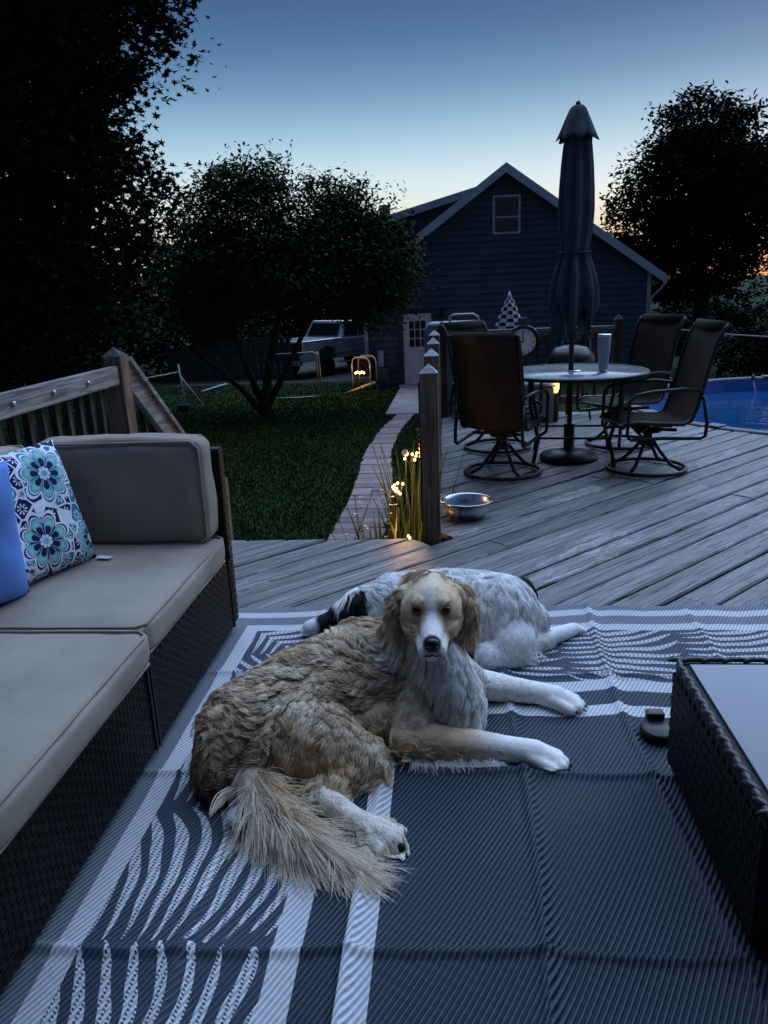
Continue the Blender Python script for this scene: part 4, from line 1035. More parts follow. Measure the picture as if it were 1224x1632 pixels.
def leaves(cent, size, shape, name, mat, parent):
    n = len(cent); k = len(shape)
    a, b, c_ = rng.random(n) * 6.283, (rng.random(n) - .5) * 2.4, rng.random(n) * 6.283
    ca, sa, cb, sb, cc, sc_ = np.cos(a), np.sin(a), np.cos(b), np.sin(b), np.cos(c_), np.sin(c_)
    ux = np.stack((ca * cc - sa * cb * sc_, sa * cc + ca * cb * sc_, sb * sc_), -1)
    uy = np.stack((-ca * sc_ - sa * cb * cc, -sa * sc_ + ca * cb * cc, sb * cc), -1)
    uz = np.cross(ux, uy)
    s_ = (size * (.65 + .7 * rng.random(n)))[:, None, None]
    bend = (np.abs(shape[:, 0]) * .35)[None, :, None]
    v = cent[:, None] + (ux[:, None] * shape[None, :, :1] + uy[:, None] * shape[None, :, 1:] + uz[:, None] * bend) * s_
    return obj(name, pmesh(name, v.reshape(-1, 3), np.arange(n * k), [k] * n), mat, parent)
def tree(name, label, base, blobs, n_clump, per, size, shape, mat, trunk_r, forks, clump_r=.35, group=None, seed=1, shell=.55):
    """blobs: ellipsoids (centre, radii) that make up the crown; forks: (x,y,z) where limbs go"""
    global rng
    keep = rng; rng = np.random.default_rng(seed)
    base = Vector(base); tr_ = thing(name, label, 'tree', base, group=group)
    w = np.array([b[1][0] * b[1][1] * b[1][2] for b in blobs]); w = w / w.sum()
    cl = []
    for b, wt in zip(blobs, w):
        m_ = max(3, int(n_clump * wt)); d = rng.normal(size=(m_, 3)); d /= np.linalg.norm(d, axis=1)[:, None]
        r_ = (shell + (1 - shell) * rng.random(m_)) ** .7 * (.82 + .36 * rng.random(m_))
        cl.append(np.array(b[0]) + d * r_[:, None] * np.array(b[1]))
    cl = np.concatenate(cl)
    sizes = clump_r * (.5 + rng.random(len(cl)))
    d = np.clip(rng.normal(size=(len(cl), per, 3)), -1.45, 1.45) * sizes[:, None, None] * np.array((.62, .62, .45))
    cent = (cl[:, None] + d).reshape(-1, 3) - np.array(base)
    leaves(cent, size, shape, 'crown', mat, tr_)
    g = G()
    for path_ in forks:
        pts = [Vector(p) - base for p in path_[0]]
        g.tube(pts, path_[1], 8)
    tk = g.build('trunk', M_BARK, tr_, True)
    g = G(); ends = [Vector(path_[0][-1]) - base for path_ in forks]
    pick = rng.choice(len(cl), min(len(cl), 70), replace=False)
    for i in pick:
        c_ = Vector(cl[i]) - base; e = min(ends, key=lambda q: (q - c_).length)
        mid = e.lerp(c_, .5) + Vector(rng.normal(size=3) * .12)
        g.tube([e, mid, c_], [trunk_r * .22, trunk_r * .12, .006], 5)
    g.build('branch', M_BARK, tk, True)
    rng = keep; return tr_
def zg(x_, y_): return float(gh(x_, y_)) - .05
# big maple leaning in from the left
MXB = (-7.6, 11.3)
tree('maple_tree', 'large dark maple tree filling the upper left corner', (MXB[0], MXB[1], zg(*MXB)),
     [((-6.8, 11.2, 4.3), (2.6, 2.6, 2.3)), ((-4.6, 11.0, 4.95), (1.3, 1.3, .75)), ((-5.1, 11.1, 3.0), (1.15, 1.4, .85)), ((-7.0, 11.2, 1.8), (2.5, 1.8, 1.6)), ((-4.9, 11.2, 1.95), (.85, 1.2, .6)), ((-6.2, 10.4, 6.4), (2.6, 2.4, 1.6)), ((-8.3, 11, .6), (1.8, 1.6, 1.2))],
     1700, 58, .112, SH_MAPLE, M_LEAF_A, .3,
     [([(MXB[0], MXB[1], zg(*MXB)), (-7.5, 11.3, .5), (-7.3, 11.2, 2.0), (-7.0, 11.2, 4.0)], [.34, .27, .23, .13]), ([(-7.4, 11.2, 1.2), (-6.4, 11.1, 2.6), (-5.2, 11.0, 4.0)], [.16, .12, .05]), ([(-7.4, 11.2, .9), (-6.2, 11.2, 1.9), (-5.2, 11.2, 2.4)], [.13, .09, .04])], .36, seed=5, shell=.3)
# apple tree on the lawn, several stems from one foot
ab = pz(425, 664, -1.22); ab.z -= .05
tree('apple_tree', 'leafy multi-stemmed tree standing on the lawn before the truck', ab,
     [((-4.3, 17.0, 2.9), (1.25, 1.3, 1.15)), ((-2.3, 17.0, 2.35), (1.35, 1.4, 1.05)), ((-5.0, 17.0, 1.8), (1.45, 1.4, 1.0)), ((-3.2, 17.0, 1.85), (1.8, 1.6, .85)), ((-1.3, 17.2, 1.75), (.75, 1.0, .8)), ((-4.1, 17, 3.75), (.7, .7, .45)), ((-2.5, 17, 3.2), (.75, .75, .4)), ((-1.7, 17.4, 1.05), (.75, 1.0, .45)), ((-5.6, 17.2, .85), (1.1, 1.2, .5))],
     1300, 60, .105, SH_OVAL, M_LEAF_B, .12,
     [([ab, ab + Vector((.02, 0, .5)), ab + Vector((.15, 0, 1.2)), ab + Vector((.5, .1, 2.4))], [.15, .11, .085, .05]),
      ([ab + Vector((0, 0, .2)), ab + Vector((-.25, .05, .8)), ab + Vector((-.5, .1, 1.5)), ab + Vector((-.7, 0, 2.6))], [.10, .075, .06, .04]),
      ([ab + Vector((.02, 0, .25)), ab + Vector((.35, .05, .8)), ab + Vector((.75, .1, 1.5)), ab + Vector((1.2, 0, 2.3))], [.09, .07, .055, .035]),
      ([ab + Vector((-.05, 0, .1)), ab + Vector((-.5, -.1, .7)), ab + Vector((-1.0, -.1, 1.15)), ab + Vector((-1.6, 0, 1.6))], [.08, .06, .045, .03])], .34, seed=9, shell=.25)
# tree to the right, against the sunset
rb = (7.6, 25.0)
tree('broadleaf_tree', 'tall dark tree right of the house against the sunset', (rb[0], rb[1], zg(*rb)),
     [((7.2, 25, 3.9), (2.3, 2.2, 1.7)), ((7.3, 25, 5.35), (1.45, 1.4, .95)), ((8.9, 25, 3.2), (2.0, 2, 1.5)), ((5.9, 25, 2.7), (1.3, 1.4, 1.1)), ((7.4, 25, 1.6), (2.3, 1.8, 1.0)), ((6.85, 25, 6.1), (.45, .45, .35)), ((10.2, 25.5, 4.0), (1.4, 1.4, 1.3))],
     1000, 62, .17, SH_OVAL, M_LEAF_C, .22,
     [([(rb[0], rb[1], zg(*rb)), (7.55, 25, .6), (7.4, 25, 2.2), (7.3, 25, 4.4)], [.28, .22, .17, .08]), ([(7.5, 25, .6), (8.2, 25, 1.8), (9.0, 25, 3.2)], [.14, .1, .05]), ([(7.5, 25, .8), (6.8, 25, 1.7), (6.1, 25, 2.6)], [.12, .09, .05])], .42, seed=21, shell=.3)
# trees and bushes that close the view
bgs = [(-13.5, 24, 4.2, 3.4, 'dark tree behind the maple at the far left'), (-9.6, 29, 5.6, 3.2, 'dark tree at the back of the lawn, left of the apple tree'), (-7.2, 38, 4.2, 3.0, 'dark tree behind the truck roof'),
       (-3.8, 42, 4.0, 2.8, 'pale green tree between the truck and the house corner'), (-16.5, 33, 5.5, 4.0, 'tall dark tree beyond the net at the left edge'), (-1.0, 46, 4.4, 2.6, 'tree hidden behind the left corner of the house')]
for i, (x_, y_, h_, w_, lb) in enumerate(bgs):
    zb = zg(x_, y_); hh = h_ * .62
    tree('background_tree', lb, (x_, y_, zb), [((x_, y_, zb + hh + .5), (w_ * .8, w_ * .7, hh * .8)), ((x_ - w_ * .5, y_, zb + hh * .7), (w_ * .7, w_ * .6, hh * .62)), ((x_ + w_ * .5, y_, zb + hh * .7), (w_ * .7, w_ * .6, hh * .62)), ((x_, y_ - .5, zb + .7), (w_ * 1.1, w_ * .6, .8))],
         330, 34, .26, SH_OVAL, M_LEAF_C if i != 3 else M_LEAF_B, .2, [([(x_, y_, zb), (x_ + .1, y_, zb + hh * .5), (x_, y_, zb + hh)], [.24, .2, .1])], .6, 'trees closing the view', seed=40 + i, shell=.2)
bgr = [(16.5, 26, 1.6, 3.0, 'dark bush beyond the right edge of the pool'), (10.6, 34, 2.2, 2.6, 'dark thicket low behind the right tree trunk'), (9.2, 21.5, 1.5, 2.0, 'low dark bush behind the pool, right of the house corner'), (12.4, 24, 1.3, 2.6, 'dark bush at the right edge under the tree'), (7.2, 30, 1.7, 2.4, 'dark hedge far behind the house, right side')]
for i, (x_, y_, h_, w_, lb) in enumerate(bgr):
    zb = zg(x_, y_); hh = h_ * .62
    tree('background_bush', lb, (x_, y_, zb), [((x_, y_, zb + hh * .8), (w_ * .9, w_ * .6, hh * .9)), ((x_ - w_ * .6, y_, zb + hh * .5), (w_ * .7, w_ * .6, hh * .5)), ((x_ + w_ * .6, y_, zb + hh * .6), (w_ * .7, w_ * .6, hh * .6))],
         200, 34, .2, SH_OVAL, M_LEAF_C, .1, [([(x_, y_, zb), (x_ + .1, y_, zb + hh * .6), (x_, y_, zb + hh)], [.12, .09, .04])], .45, 'bushes behind the pool', seed=60 + i, shell=.2)

# ------------------------------------------------------------------ things on the lawn
M_FENCE = wood('fence_wood', (0.03, 0.028, 0.028), (0.075, 0.07, 0.07), 'z')
fn = thing('board_fence', 'dark wooden board fence at the back of the lawn behind the apple tree', 'fence', (-7.6, 26.5, 0))
for k in range(22):
    x_ = -2.2 + k * .2; zt = -1.35 + (1.05 if k < 9 else 1.28)
    G().box((x_, 0, (zt - 1.5) / 2), (.185, .025, zt + 1.5)).build('board', M_FENCE, fn, bevel=.004)
for z_ in (-1.15, -.5): G().box((-.1, .035, z_), (4.4, .04, .08)).build('rail', M_FENCE, fn)
for k in range(3): G().box((-2.2 + k * 2.1, .07, -.8), (.09, .09, 1.3)).build('post', M_FENCE, fn)
M_PALE = plain('pale_plastic', (0.42, 0.43, 0.44), .6, .3, var=.1)
M_NETM = plain('dark_net', (0.02, 0.02, 0.022), .9, .1)
nt_ = thing('lawn_game_net', 'low net with white top tape and braced pole on the lawn', 'net', (-6.65, 18.5, -1.27))
pa = Vector((0, 0, .93)); pb = Vector((-2.6, -.6, .60))
G().tube([pa, pa.lerp(pb, .5) - Vector((0, 0, .02)), pb], .02, 6).build('top_tape', M_PALE, nt_, True)
G().tube([(0.08, 0, 0), (0.0, 0, 1.12)], .018, 8).build('pole', M_PALE, nt_, True)
G().tube([(0.0, 0, .86), (.45, .25, .05)], .015, 8).build('brace', M_PALE, nt_, True)
G().tube([pb + Vector((0, 0, -.62)), pb + Vector((0, 0, .15))], .018, 8).build('pole', M_PALE, nt_, True)
g = G()
for k in range(24): g.tube([pa.lerp(pb, k / 23), pa.lerp(pb, k / 23) - Vector((0, 0, .45))], .003, 4)
for k in range(6): g.tube([pa - Vector((0, 0, .08 * k + .03)), pb - Vector((0, 0, .08 * k + .03))], .003, 4)
o = g.build('mesh', M_NETM, nt_); o['kind'] = 'stuff'
G().box((.05, -.05, .07), (.3, .24, .16)).build('weight_bag', M_NETM, nt_, bevel=.04)
a, b = pz(322, 624, -1.27), pz(361, 612, -1.29)
st = G().tube([a, a.lerp(b, .5) + Vector((0, 0, .01)), b], .028, 8).build('white_pole', M_PALE, smooth=True)
tag(st, 'white plastic pole lying on the grass left of the apple tree', 'pole')
M_PIPE = plain('galvanised_pipe', (0.32, 0.30, 0.28), .4, .4, .5, .1)
pf = thing('pipe_frame', 'bent metal pipe frame standing on the lawn behind the truck', 'frame', (-3.6, 20.6, -1.33))
G().tube([(.0, 0, 0), (-.02, 0, 1.0), (-.03, .02, 1.13), (-.1, .06, 1.18), (-1.2, .5, 1.12)], .022, 8).build('hoop', M_PIPE, pf, True)
G().tube([(.1, -.12, 0), (.06, -.1, 1.05), (.04, -.06, 1.15), (.0, 0, 1.19)], .022, 8).build('leg', M_PIPE, pf, True)
G().tube([(-1.3, -.3, .03), (-.5, -.25, .03), (.08, -.1, .04)], .02, 8).build('ground_bar', M_PIPE, pf, True)
lc = thing('metal_lawn_chair', 'old metal-framed lawn chair by the house corner lit by small lamps', 'chair', (-2.72, 20.9, -1.34))
for s_ in (0, .42):
    G().tube([(s_ * .3, s_, 0), (s_ * .3, s_, .8), (s_ * .3 + .03, s_, .95), (s_ * .3 + .1, s_, 1.0), (s_ * .3 + .38, s_ - .05, 1.0), (s_ * .3 + .46, s_ - .05, .95), (s_ * .3 + .5, s_ - .05, .85), (s_ * .3 + .5, s_ - .05, .0)], .02, 8).build('side_frame', M_PIPE, lc, True)
G().prism([(-.02, .42), (.48, .42), (.48, .46), (-.02, .46)], 0, .42).build('seat', M_NETM, lc, bevel=.01)
G().prism([(.05, .46), (.42, .46), (.40, .9), (.07, .9)], .43, .46).build('back', M_NETM, lc, bevel=.01)
bp_ = G().tube([(-.2, -.3, .06), (.62, .0, .32)], .04, 8).build('board', plain('orange_wood', (.42, .26, .14), .7, .2), lc, True)
for nm, loc, k in (('solar_lamp_cluster', (-2.5, 20.72, -1.34), 0),):
    sl_ = thing(nm, 'cluster of small warm lamps glowing on the lawn chair', 'lamp', loc)
    G().tube([(0, 0, 0), (0, 0, .55)], .01, 6).build('stake', M_BRONZE, sl_, True)
    for i in range(5):
        G().lathe([(.004, -.03), (.03, -.01), (.03, .015), (.004, .035)], (-.1 + .055 * i, .02 * (i % 2), .60 + .02 * (i % 2)), 10).build('bulb', M_WARM, sl_, True)
    lamp(sl_, (.0, -.12, .62), 9.0, .06)
# rope on the far side of the pool
rp = thing('rope_line', 'pale rope strung between stakes behind the pool', 'rope', (4.5, 14.2, 0))
ra, rb_ = py(1040, 521, 14.2) - rp.location, py(1300, 541, 14.2) - rp.location
G().tube([ra, ra.lerp(rb_, .5) - Vector((0, 0, .03)), rb_], .014, 6).build('rope', M_PALE, rp, True)
for p_ in (ra, rb_): G().tube([(p_.x, p_.y, -1.25), (p_.x, p_.y, p_.z + .05)], .02, 6).build('stake', M_BAL, rp, True)

# ------------------------------------------------------------------ flower bed beside the deck
t = T('iris_leaf', .5, .3); f = t.noise(scale=8, detail=3); r = t.rand()
t.color(t.mix(f.step(.3, .7), (0.07, 0.11, 0.015), (0.16, 0.20, 0.035))); M_IRIS = t.m
M_STEM = plain('plant_stem', (.07, .08, .03), .7, .2, var=.3); M_PETAL = plain('faded_petal', (.45, .28, .28), .7, .2, var=.3, scale=40); M_WPETAL = plain('white_petal', (.6, .55, .6), .7, .2, var=.2, scale=40)
def iris(x_, y_, n, h, seed, label):
    rr = random.Random(seed); p = thing('iris_plant', label, 'plant', (x_, y_, zg(x_, y_)), group='iris clumps in the bed by the deck')
    for k in range(n):
        a = rr.uniform(0, 6.28); hh = h * rr.uniform(.78, 1.06); ln_ = rr.uniform(.05, .30); w = rr.uniform(.016, .030); tw = a + rr.uniform(-.8, .8)
        bx_, by_ = .1 * math.cos(a) * rr.random(), .1 * math.sin(a) * rr.random(); g = G(); vs, m_ = [], 8
        for i in range(m_ + 1):
            f_ = i / m_; ww = w * (1 - f_ ** 3) + .0006; cx_, cy_ = bx_ + math.cos(a) * ln_ * f_ ** 2, by_ + math.sin(a) * ln_ * f_ ** 2
            zz_ = hh * f_ - .25 * ln_ * f_ ** 4
            vs += [(cx_ - ww * math.sin(tw), cy_ + ww * math.cos(tw), zz_), (cx_ + .004 * math.cos(tw), cy_ + .004 * math.sin(tw), zz_), (cx_ + ww * math.sin(tw), cy_ - ww * math.cos(tw), zz_)]
        g.add(vs, [(i * 3 + j, i * 3 + j + 1, i * 3 + j + 4, i * 3 + j + 3) for i in range(m_) for j in range(2)])
        g.build('leaf', M_IRIS, p, True, fixn=False)
    return p
def at(px, pyy, Y): return py(px, pyy, Y)
beds = [(612, 1.30, 5.1, 14), (640, 1.34, 5.15, 16), (668, 1.32, 5.05, 14), (592, 1.25, 5.0, 12), (655, 1.62, 5.6, 18), (676, 1.66, 5.45, 16)]
lbl = ['iris clump in the middle of the bed, behind the lowest lamp', 'broad iris clump left of the wooden post', 'iris clump touching the foot of the wooden post', 'leftmost iris clump at the path edge', 'tall grassy iris clump behind the lit bulbs', 'tall iris clump half hidden by the post']
for i, (px_i, h, Y, n) in enumerate(beds):
    q = py(px_i, 860, Y); iris(q.x, Y, n, h, 100 + i, lbl[i])
def stalk(x_, y_, h, seed, label, mat, spread=.1, blooms=7):
    rr = random.Random(seed); p = thing('flower_stalk', label, 'plant', (x_, y_, zg(x_, y_)), group='flower stalks in the bed by the deck')
    top = Vector((rr.uniform(-.08, .08), rr.uniform(-.05, .05), h)); g = G(); g.tube([(0, 0, 0), (top.x * .3, top.y * .3, h * .5), top], [.007, .005, .003], 6); s_ = g.build('stem', M_STEM, p, True)
    for k in range(blooms):
        c_ = top * (1 - .28 * k / blooms) + Vector((rr.uniform(-1, 1), rr.uniform(-1, 1), rr.uniform(-.3, .3))) * spread * .5
        g = G(); r_ = rr.uniform(.01, .018)
        for j in range(5):
            a = 1.2566 * j; d_ = Vector((math.cos(a), math.sin(a), .35)) * r_; e = Vector((-math.sin(a), math.cos(a), 0)) * r_ * .5
            g.add([c_, c_ + d_ * .6 + e, c_ + d_, c_ + d_ * .6 - e], [(0, 1, 2, 3)])
        g.build('bloom', mat, p)
        G().tube([top * (1 - .34 * k / blooms), c_], .0015, 4).build('twig', M_STEM, p)
    return p
q = py(580, 830, 5.0); stalk(q.x, 5.0, 1.38, 1, 'white-flowered stalk at the left end of the bed', M_WPETAL, .16, 9)
q = py(606, 815, 5.2); stalk(q.x, 5.2, 1.36, 2, 'faded pink flower stalk above the iris leaves', M_PETAL, .12, 8)
q = py(628, 815, 5.25); stalk(q.x, 5.25, 1.33, 3, 'faded pink flower stalk below the round bulb cluster', M_PETAL, .12, 8)
def firefly(cp_, Yp, bulbs, label, power, seed):
    rr = random.Random(seed); c0 = py(cp_[0], cp_[1], Yp); p = thing('solar_bulb_light', label, 'garden light', (c0.x, Yp, zg(c0.x, Yp)), group='solar bulb lights in the bed')
    o0 = Vector(p.location)
    G().tube([(0, 0, 0), (0, 0, c0.z - o0.z - .14)], .006, 6).build('stake', M_BRONZE, p, True)
    for (bx_, by_) in bulbs:
        q = py(bx_, by_, Yp + rr.uniform(-.04, .04)) - o0
        G().tube([(0, 0, c0.z - o0.z - .14), (q.x * .4, q.y * .4, c0.z - o0.z - .05), q], .0018, 5).build('wire', M_BRONZE, p)
        G().lathe([(.002, -.010), (.007, -.006), (.009, 0), (.007, .006), (.002, .010)], q, 12).build('bulb', M_WARM, p, True)
    if power: lamp(p, c0 - o0 + Vector((0, -.03, 0)), power, .05)
firefly((655, 725), 5.3, [(645, 731), (657, 724), (663, 727), (661, 733), (664, 722)], 'upper cluster of glowing bulbs on wires beside the post', 3.5, 1)
firefly((634, 778), 5.2, [(629, 773), (634, 770), (642, 771), (627, 779), (630, 783), (635, 784), (638, 787), (626, 776), (632, 779)], 'round lower cluster of glowing bulbs above the iris leaves', 5.0, 2)
firefly((650, 855), 4.85, [(651, 854), (653, 857)], 'single low glowing bulb at the edge of the deck', 3.0, 3)
oc = thing('garden_ornament', 'string of red and amber glass beads hanging behind the post', 'ornament', py(671, 688, 5.25))
z_ = 0
M_RED = plain('red_glass', (.55, .04, .02), .15, .5); M_AMB2 = plain('amber_bead', (.6, .35, .08), .15, .5)
G().tube([(0, 0, -.22), (0, 0, .0), (-.02, 0, .02), (-.04, 0, .015)], .003, 6).build('wire', M_BRONZE, oc, True)
for k, (r_, mt) in enumerate(((.014, M_WPETAL), (.016, M_RED), (.02, M_RED), (.022, M_AMB2), (.024, M_AMB2), (.02, M_RED), (.014, M_RED))):
    G().lathe([(.003, -r_ * .8), (r_ * .8, -r_ * .4), (r_, 0), (r_ * .8, r_ * .4), (.003, r_ * .8)], (0, 0, -.02 - k * .031), 12).build('bead', mt, oc, True)
G().tube([(0, 0, -.2), (.0, .0, -1.4)], .005, 6).build('stake', M_BRONZE, oc, True)
ball = thing('glass_globe', 'clear glass garden globe beside the upper bulb cluster', 'ornament', py(646, 722, 5.28))
t = T('clear_glass', .05, .5); t.b.inputs['Transmission Weight'].default_value = .8; t.color((.8, .75, .7)); M_CLEAR = t.m
G().lathe([(.004, -.025), (.018, -.018), (.025, 0), (.018, .018), (.004, .025)], n=20).build('globe', M_CLEAR, ball, True)
G().tube([(0, 0, -.024), (0, 0, -1.5)], .004, 6).build('stake', M_BRONZE, ball, True)
far1 = thing('porch_lamp', 'far orange porch lamp glimmering at the left edge', 'lamp', py(44, 566, 40))
G().lathe([(.01, -.08), (.08, -.04), (.08, .05), (.01, .09)], n=12).build('bulb', M_WARM2, far1, True)
G().tube([(0, .1, -2.2), (0, .1, .1)], .04, 6).build('post', M_BLK, far1, True)
far2 = thing('porch_lamp', 'second far orange lamp right of the first at the left edge', 'lamp', py(72, 564, 40))
G().lathe([(.01, -.06), (.06, -.03), (.06, .04), (.01, .07)], n=12).build('bulb', M_AMB, far2, True)
G().tube([(0, .1, -2.2), (0, .1, .1)], .04, 6).build('post', M_BLK, far2, True)

# ------------------------------------------------------------------ dogs
class Body:
    """a body grown from tapered limbs that melt into one skin"""
    def __init__(s): s.g = G(); s.A = []; s.B = []; s.ra = []; s.rb = []; s.tag = []
    def limb(s, pts, rs, tag_):
        pts = [Vector(p) for p in pts]
        for i in range(len(pts) - 1):
            a, b, r0, r1 = pts[i], pts[i + 1], rs[i], rs[i + 1]
            d = (b - a); L = d.length; d.normalize(); P, R = [], []
            for k in range(6): t_ = math.pi / 2 * (1 - k / 6); P.append(a - d * r0 * math.sin(t_)); R.append(max(.0008, r0 * math.cos(t_)))
            for k in range(4): P.append(a + d * L * k / 3); R.append(r0 + (r1 - r0) * k / 3)
            for k in range(1, 7): t_ = math.pi / 2 * k / 6; P.append(b + d * r1 * math.sin(t_)); R.append(max(.0008, r1 * math.cos(t_)))
            s.g.tube(P, R, 16)
            s.A.append(a); s.B.append(b); s.ra.append(r0); s.rb.append(r1); s.tag.append(tag_)
        return s
    def skin(s, voxel, smooth=8):
        me = s.g.mesh('raw'); o = bpy.data.objects.new('raw', me); COL.objects.link(o)
        m = o.modifiers.new('r', 'REMESH'); m.mode = 'VOXEL'; m.voxel_size = voxel; m.use_smooth_shade = True
        m = o.modifiers.new('s', 'SMOOTH'); m.factor = .5; m.iterations = smooth
        dg = bpy.context.evaluated_depsgraph_get(); dg.update()
        out = bpy.data.meshes.new_from_object(o.evaluated_get(dg))
        bpy.data.objects.remove(o); bpy.data.meshes.remove(me); return out
    def arrays(s):
        return (np.array([tuple(p) for p in s.A]), np.array([tuple(p) for p in s.B]), np.array(s.ra), np.array(s.rb), np.array(s.tag))
    def query(s, P):
        """nearest limb and blended limb direction for points"""
        A, B, ra, rb, tg = s.arrays(); out_d = np.empty((len(P), len(A)), np.float32)
        for i in range(len(A)):
            ab = B[i] - A[i]; L2 = max(1e-9, ab @ ab); t_ = np.clip(((P - A[i]) @ ab) / L2, 0, 1)
            out_d[:, i] = np.linalg.norm(P - A[i] - t_[:, None] * ab, axis=1) - (ra[i] + (rb[i] - ra[i]) * t_)
        near = out_d.argmin(1); w = np.exp(-(out_d - out_d.min(1)[:, None]) / .022)
        ax_ = (B - A); ax_ = ax_ / np.maximum(1e-6, np.linalg.norm(ax_, axis=1))[:, None]
        flow = w @ ax_; flow /= np.maximum(1e-6, np.linalg.norm(flow, axis=1))[:, None]
        return tg[near], flow, out_d.min(1)
def nrm(v): return v / np.maximum(1e-9, np.linalg.norm(v, axis=-1, keepdims=True))
def surface_samples(me, n, R):
    me.calc_loop_triangles(); nt = len(me.loop_triangles)
    tri = np.empty(nt * 3, np.int32); me.loop_triangles.foreach_get('vertices', tri); tri = tri.reshape(-1, 3)
    co = np.empty(len(me.vertices) * 3, np.float32); me.vertices.foreach_get('co', co); co = co.reshape(-1, 3)
    no = np.empty(len(me.vertices) * 3, np.float32); me.vertices.foreach_get('normal', no); no = no.reshape(-1, 3)
    a, b, c = co[tri[:, 0]], co[tri[:, 1]], co[tri[:, 2]]
    ar = np.linalg.norm(np.cross(b - a, c - a), axis=1); cum = np.cumsum(ar); cum /= cum[-1]
    k = np.searchsorted(cum, R.random(n)); k = np.minimum(k, nt - 1); u, v = R.random(n), R.random(n); f = u + v > 1; u[f], v[f] = 1 - u[f], 1 - v[f]
    w = 1 - u - v; t3 = tri[k]
    P = co[t3[:, 0]] * w[:, None] + co[t3[:, 1]] * u[:, None] + co[t3[:, 2]] * v[:, None]
    N = nrm(no[t3[:, 0]] * w[:, None] + no[t3[:, 1]] * u[:, None] + no[t3[:, 2]] * v[:, None])
    return P.astype(np.float64), N.astype(np.float64)
def smooth_noise(P, sc_, seed):
    """cheap smooth noise from a few random waves"""
    R = np.random.default_rng(seed); out = 0
    for k in range(7):
        d = R.normal(size=3) * sc_; out = out + np.sin(P @ d + R.random() * 6.28)
    return out / 7 * 1.6
KP = 12
def grow_fur(me, body, spec, colour, n_guides, n_hairs, seed, extra=None, reject=None, depth=1.0):
    """spec[tag] = length, curl size, curls, lift, droop, clump; colour(P, tag, rnd, f) -> rgb"""
    R = np.random.default_rng(seed)
    GP, GN = surface_samples(me, n_guides, R); ok = GN[:, 2] > -.75
    GP, GN = GP[ok], GN[ok]; gt, gf, _ = body.query(GP)
    def col_of(key): return np.array([spec[t_][key] for t_ in gt])
    L = col_of(0) * (.7 + .6 * R.random(len(GP))); curl = col_of(1); turns = col_of(2); lift = col_of(3); droop = col_of(4)
    fl = gf + np.stack([smooth_noise(GP, 17, seed + 1), smooth_noise(GP, 17, seed + 2), smooth_noise(GP, 17, seed + 3)], -1) * .95
    if extra is not None: fl = extra(GP, gt, fl)
    tang = nrm(fl - GN * np.sum(fl * GN, 1)[:, None])
    ph = smooth_noise(GP, 26, seed + 7) * 3.4 + R.random(len(GP)) * 1.5
    curve = np.empty((len(GP), KP, 3)); p = GP.copy(); d = nrm(GN * lift[:, None] + tang)
    for k in range(KP):
        curve[:, k] = p
        d = nrm(d + np.array((0, 0, -1.0)) * (droop * .3)[:, None] + GN * (-.06))
        p = p + d * (L / (KP - 1))[:, None]
    side = nrm(np.cross(tang, GN)); f = np.linspace(0, 1, KP)
    wave = np.sin(ph[:, None] + f[None] * turns[:, None] * 6.283) * (f[None] ** .45) * curl[:, None]
    wave2 = np.cos(ph[:, None] + f[None] * turns[:, None] * 6.283) * (f[None] ** .45) * curl[:, None] * .75
    curve += side[:, None] * wave[..., None] + GN[:, None] * wave2[..., None]
    # hairs follow the nearest lock
    HP, HN = surface_samples(me, n_hairs, R); ok = HN[:, 2] > -.8; HP, HN = HP[ok], HN[ok]
    if reject is not None:
        ok = ~reject(HP); HP, HN = HP[ok], HN[ok]
    ht, hf, _ = body.query(HP)
    from mathutils import kdtree
    kd = kdtree.KDTree(len(GP))
    for i, q in enumerate(GP): kd.insert(q, i)
    kd.balance()
    gi = np.array([kd.find(q)[1] for q in HP])
    cl = np.array([spec[t_][5] for t_ in ht]); own = np.array([spec[t_][0] for t_ in ht]) / np.maximum(1e-6, np.array([spec[t_][0] for t_ in gt])[gi])
    sh = curve[gi] - GP[gi][:, None]; sc_ = (np.clip(own, .15, 1.2) * (.6 + .55 * R.random(len(HP))))[:, None, None]
    pts = HP[:, None] + sh * sc_
    conv = (cl[:, None] * f[None] ** .75)[..., None]
    pts = pts * (1 - conv) + (GP[gi][:, None] + sh * sc_ + (HP - GP[gi])[:, None] * .12) * conv
    pts += R.normal(size=pts.shape) * (.0011 * f[None, :, None])
    pts[..., 2] = np.maximum(pts[..., 2], rug_z(pts[..., 0], pts[..., 1]) + .003 + .005 * R.random(len(HP))[:, None])
    rnd = R.random(len(HP)) * .5 + (gi * .61803 % 1.0) * .5
    cols = colour(HP, ht, rnd)                        # root colour
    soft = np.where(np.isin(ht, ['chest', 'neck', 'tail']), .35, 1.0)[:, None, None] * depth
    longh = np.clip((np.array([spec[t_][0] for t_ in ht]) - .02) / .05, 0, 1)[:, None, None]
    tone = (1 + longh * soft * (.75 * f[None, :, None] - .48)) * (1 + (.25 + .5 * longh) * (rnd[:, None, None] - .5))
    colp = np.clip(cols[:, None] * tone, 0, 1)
    rw = np.array([spec[t_][6] for t_ in ht])[:, None] * (1.0 - .72 * f[None] ** 1.5)
    return pts, colp, rw
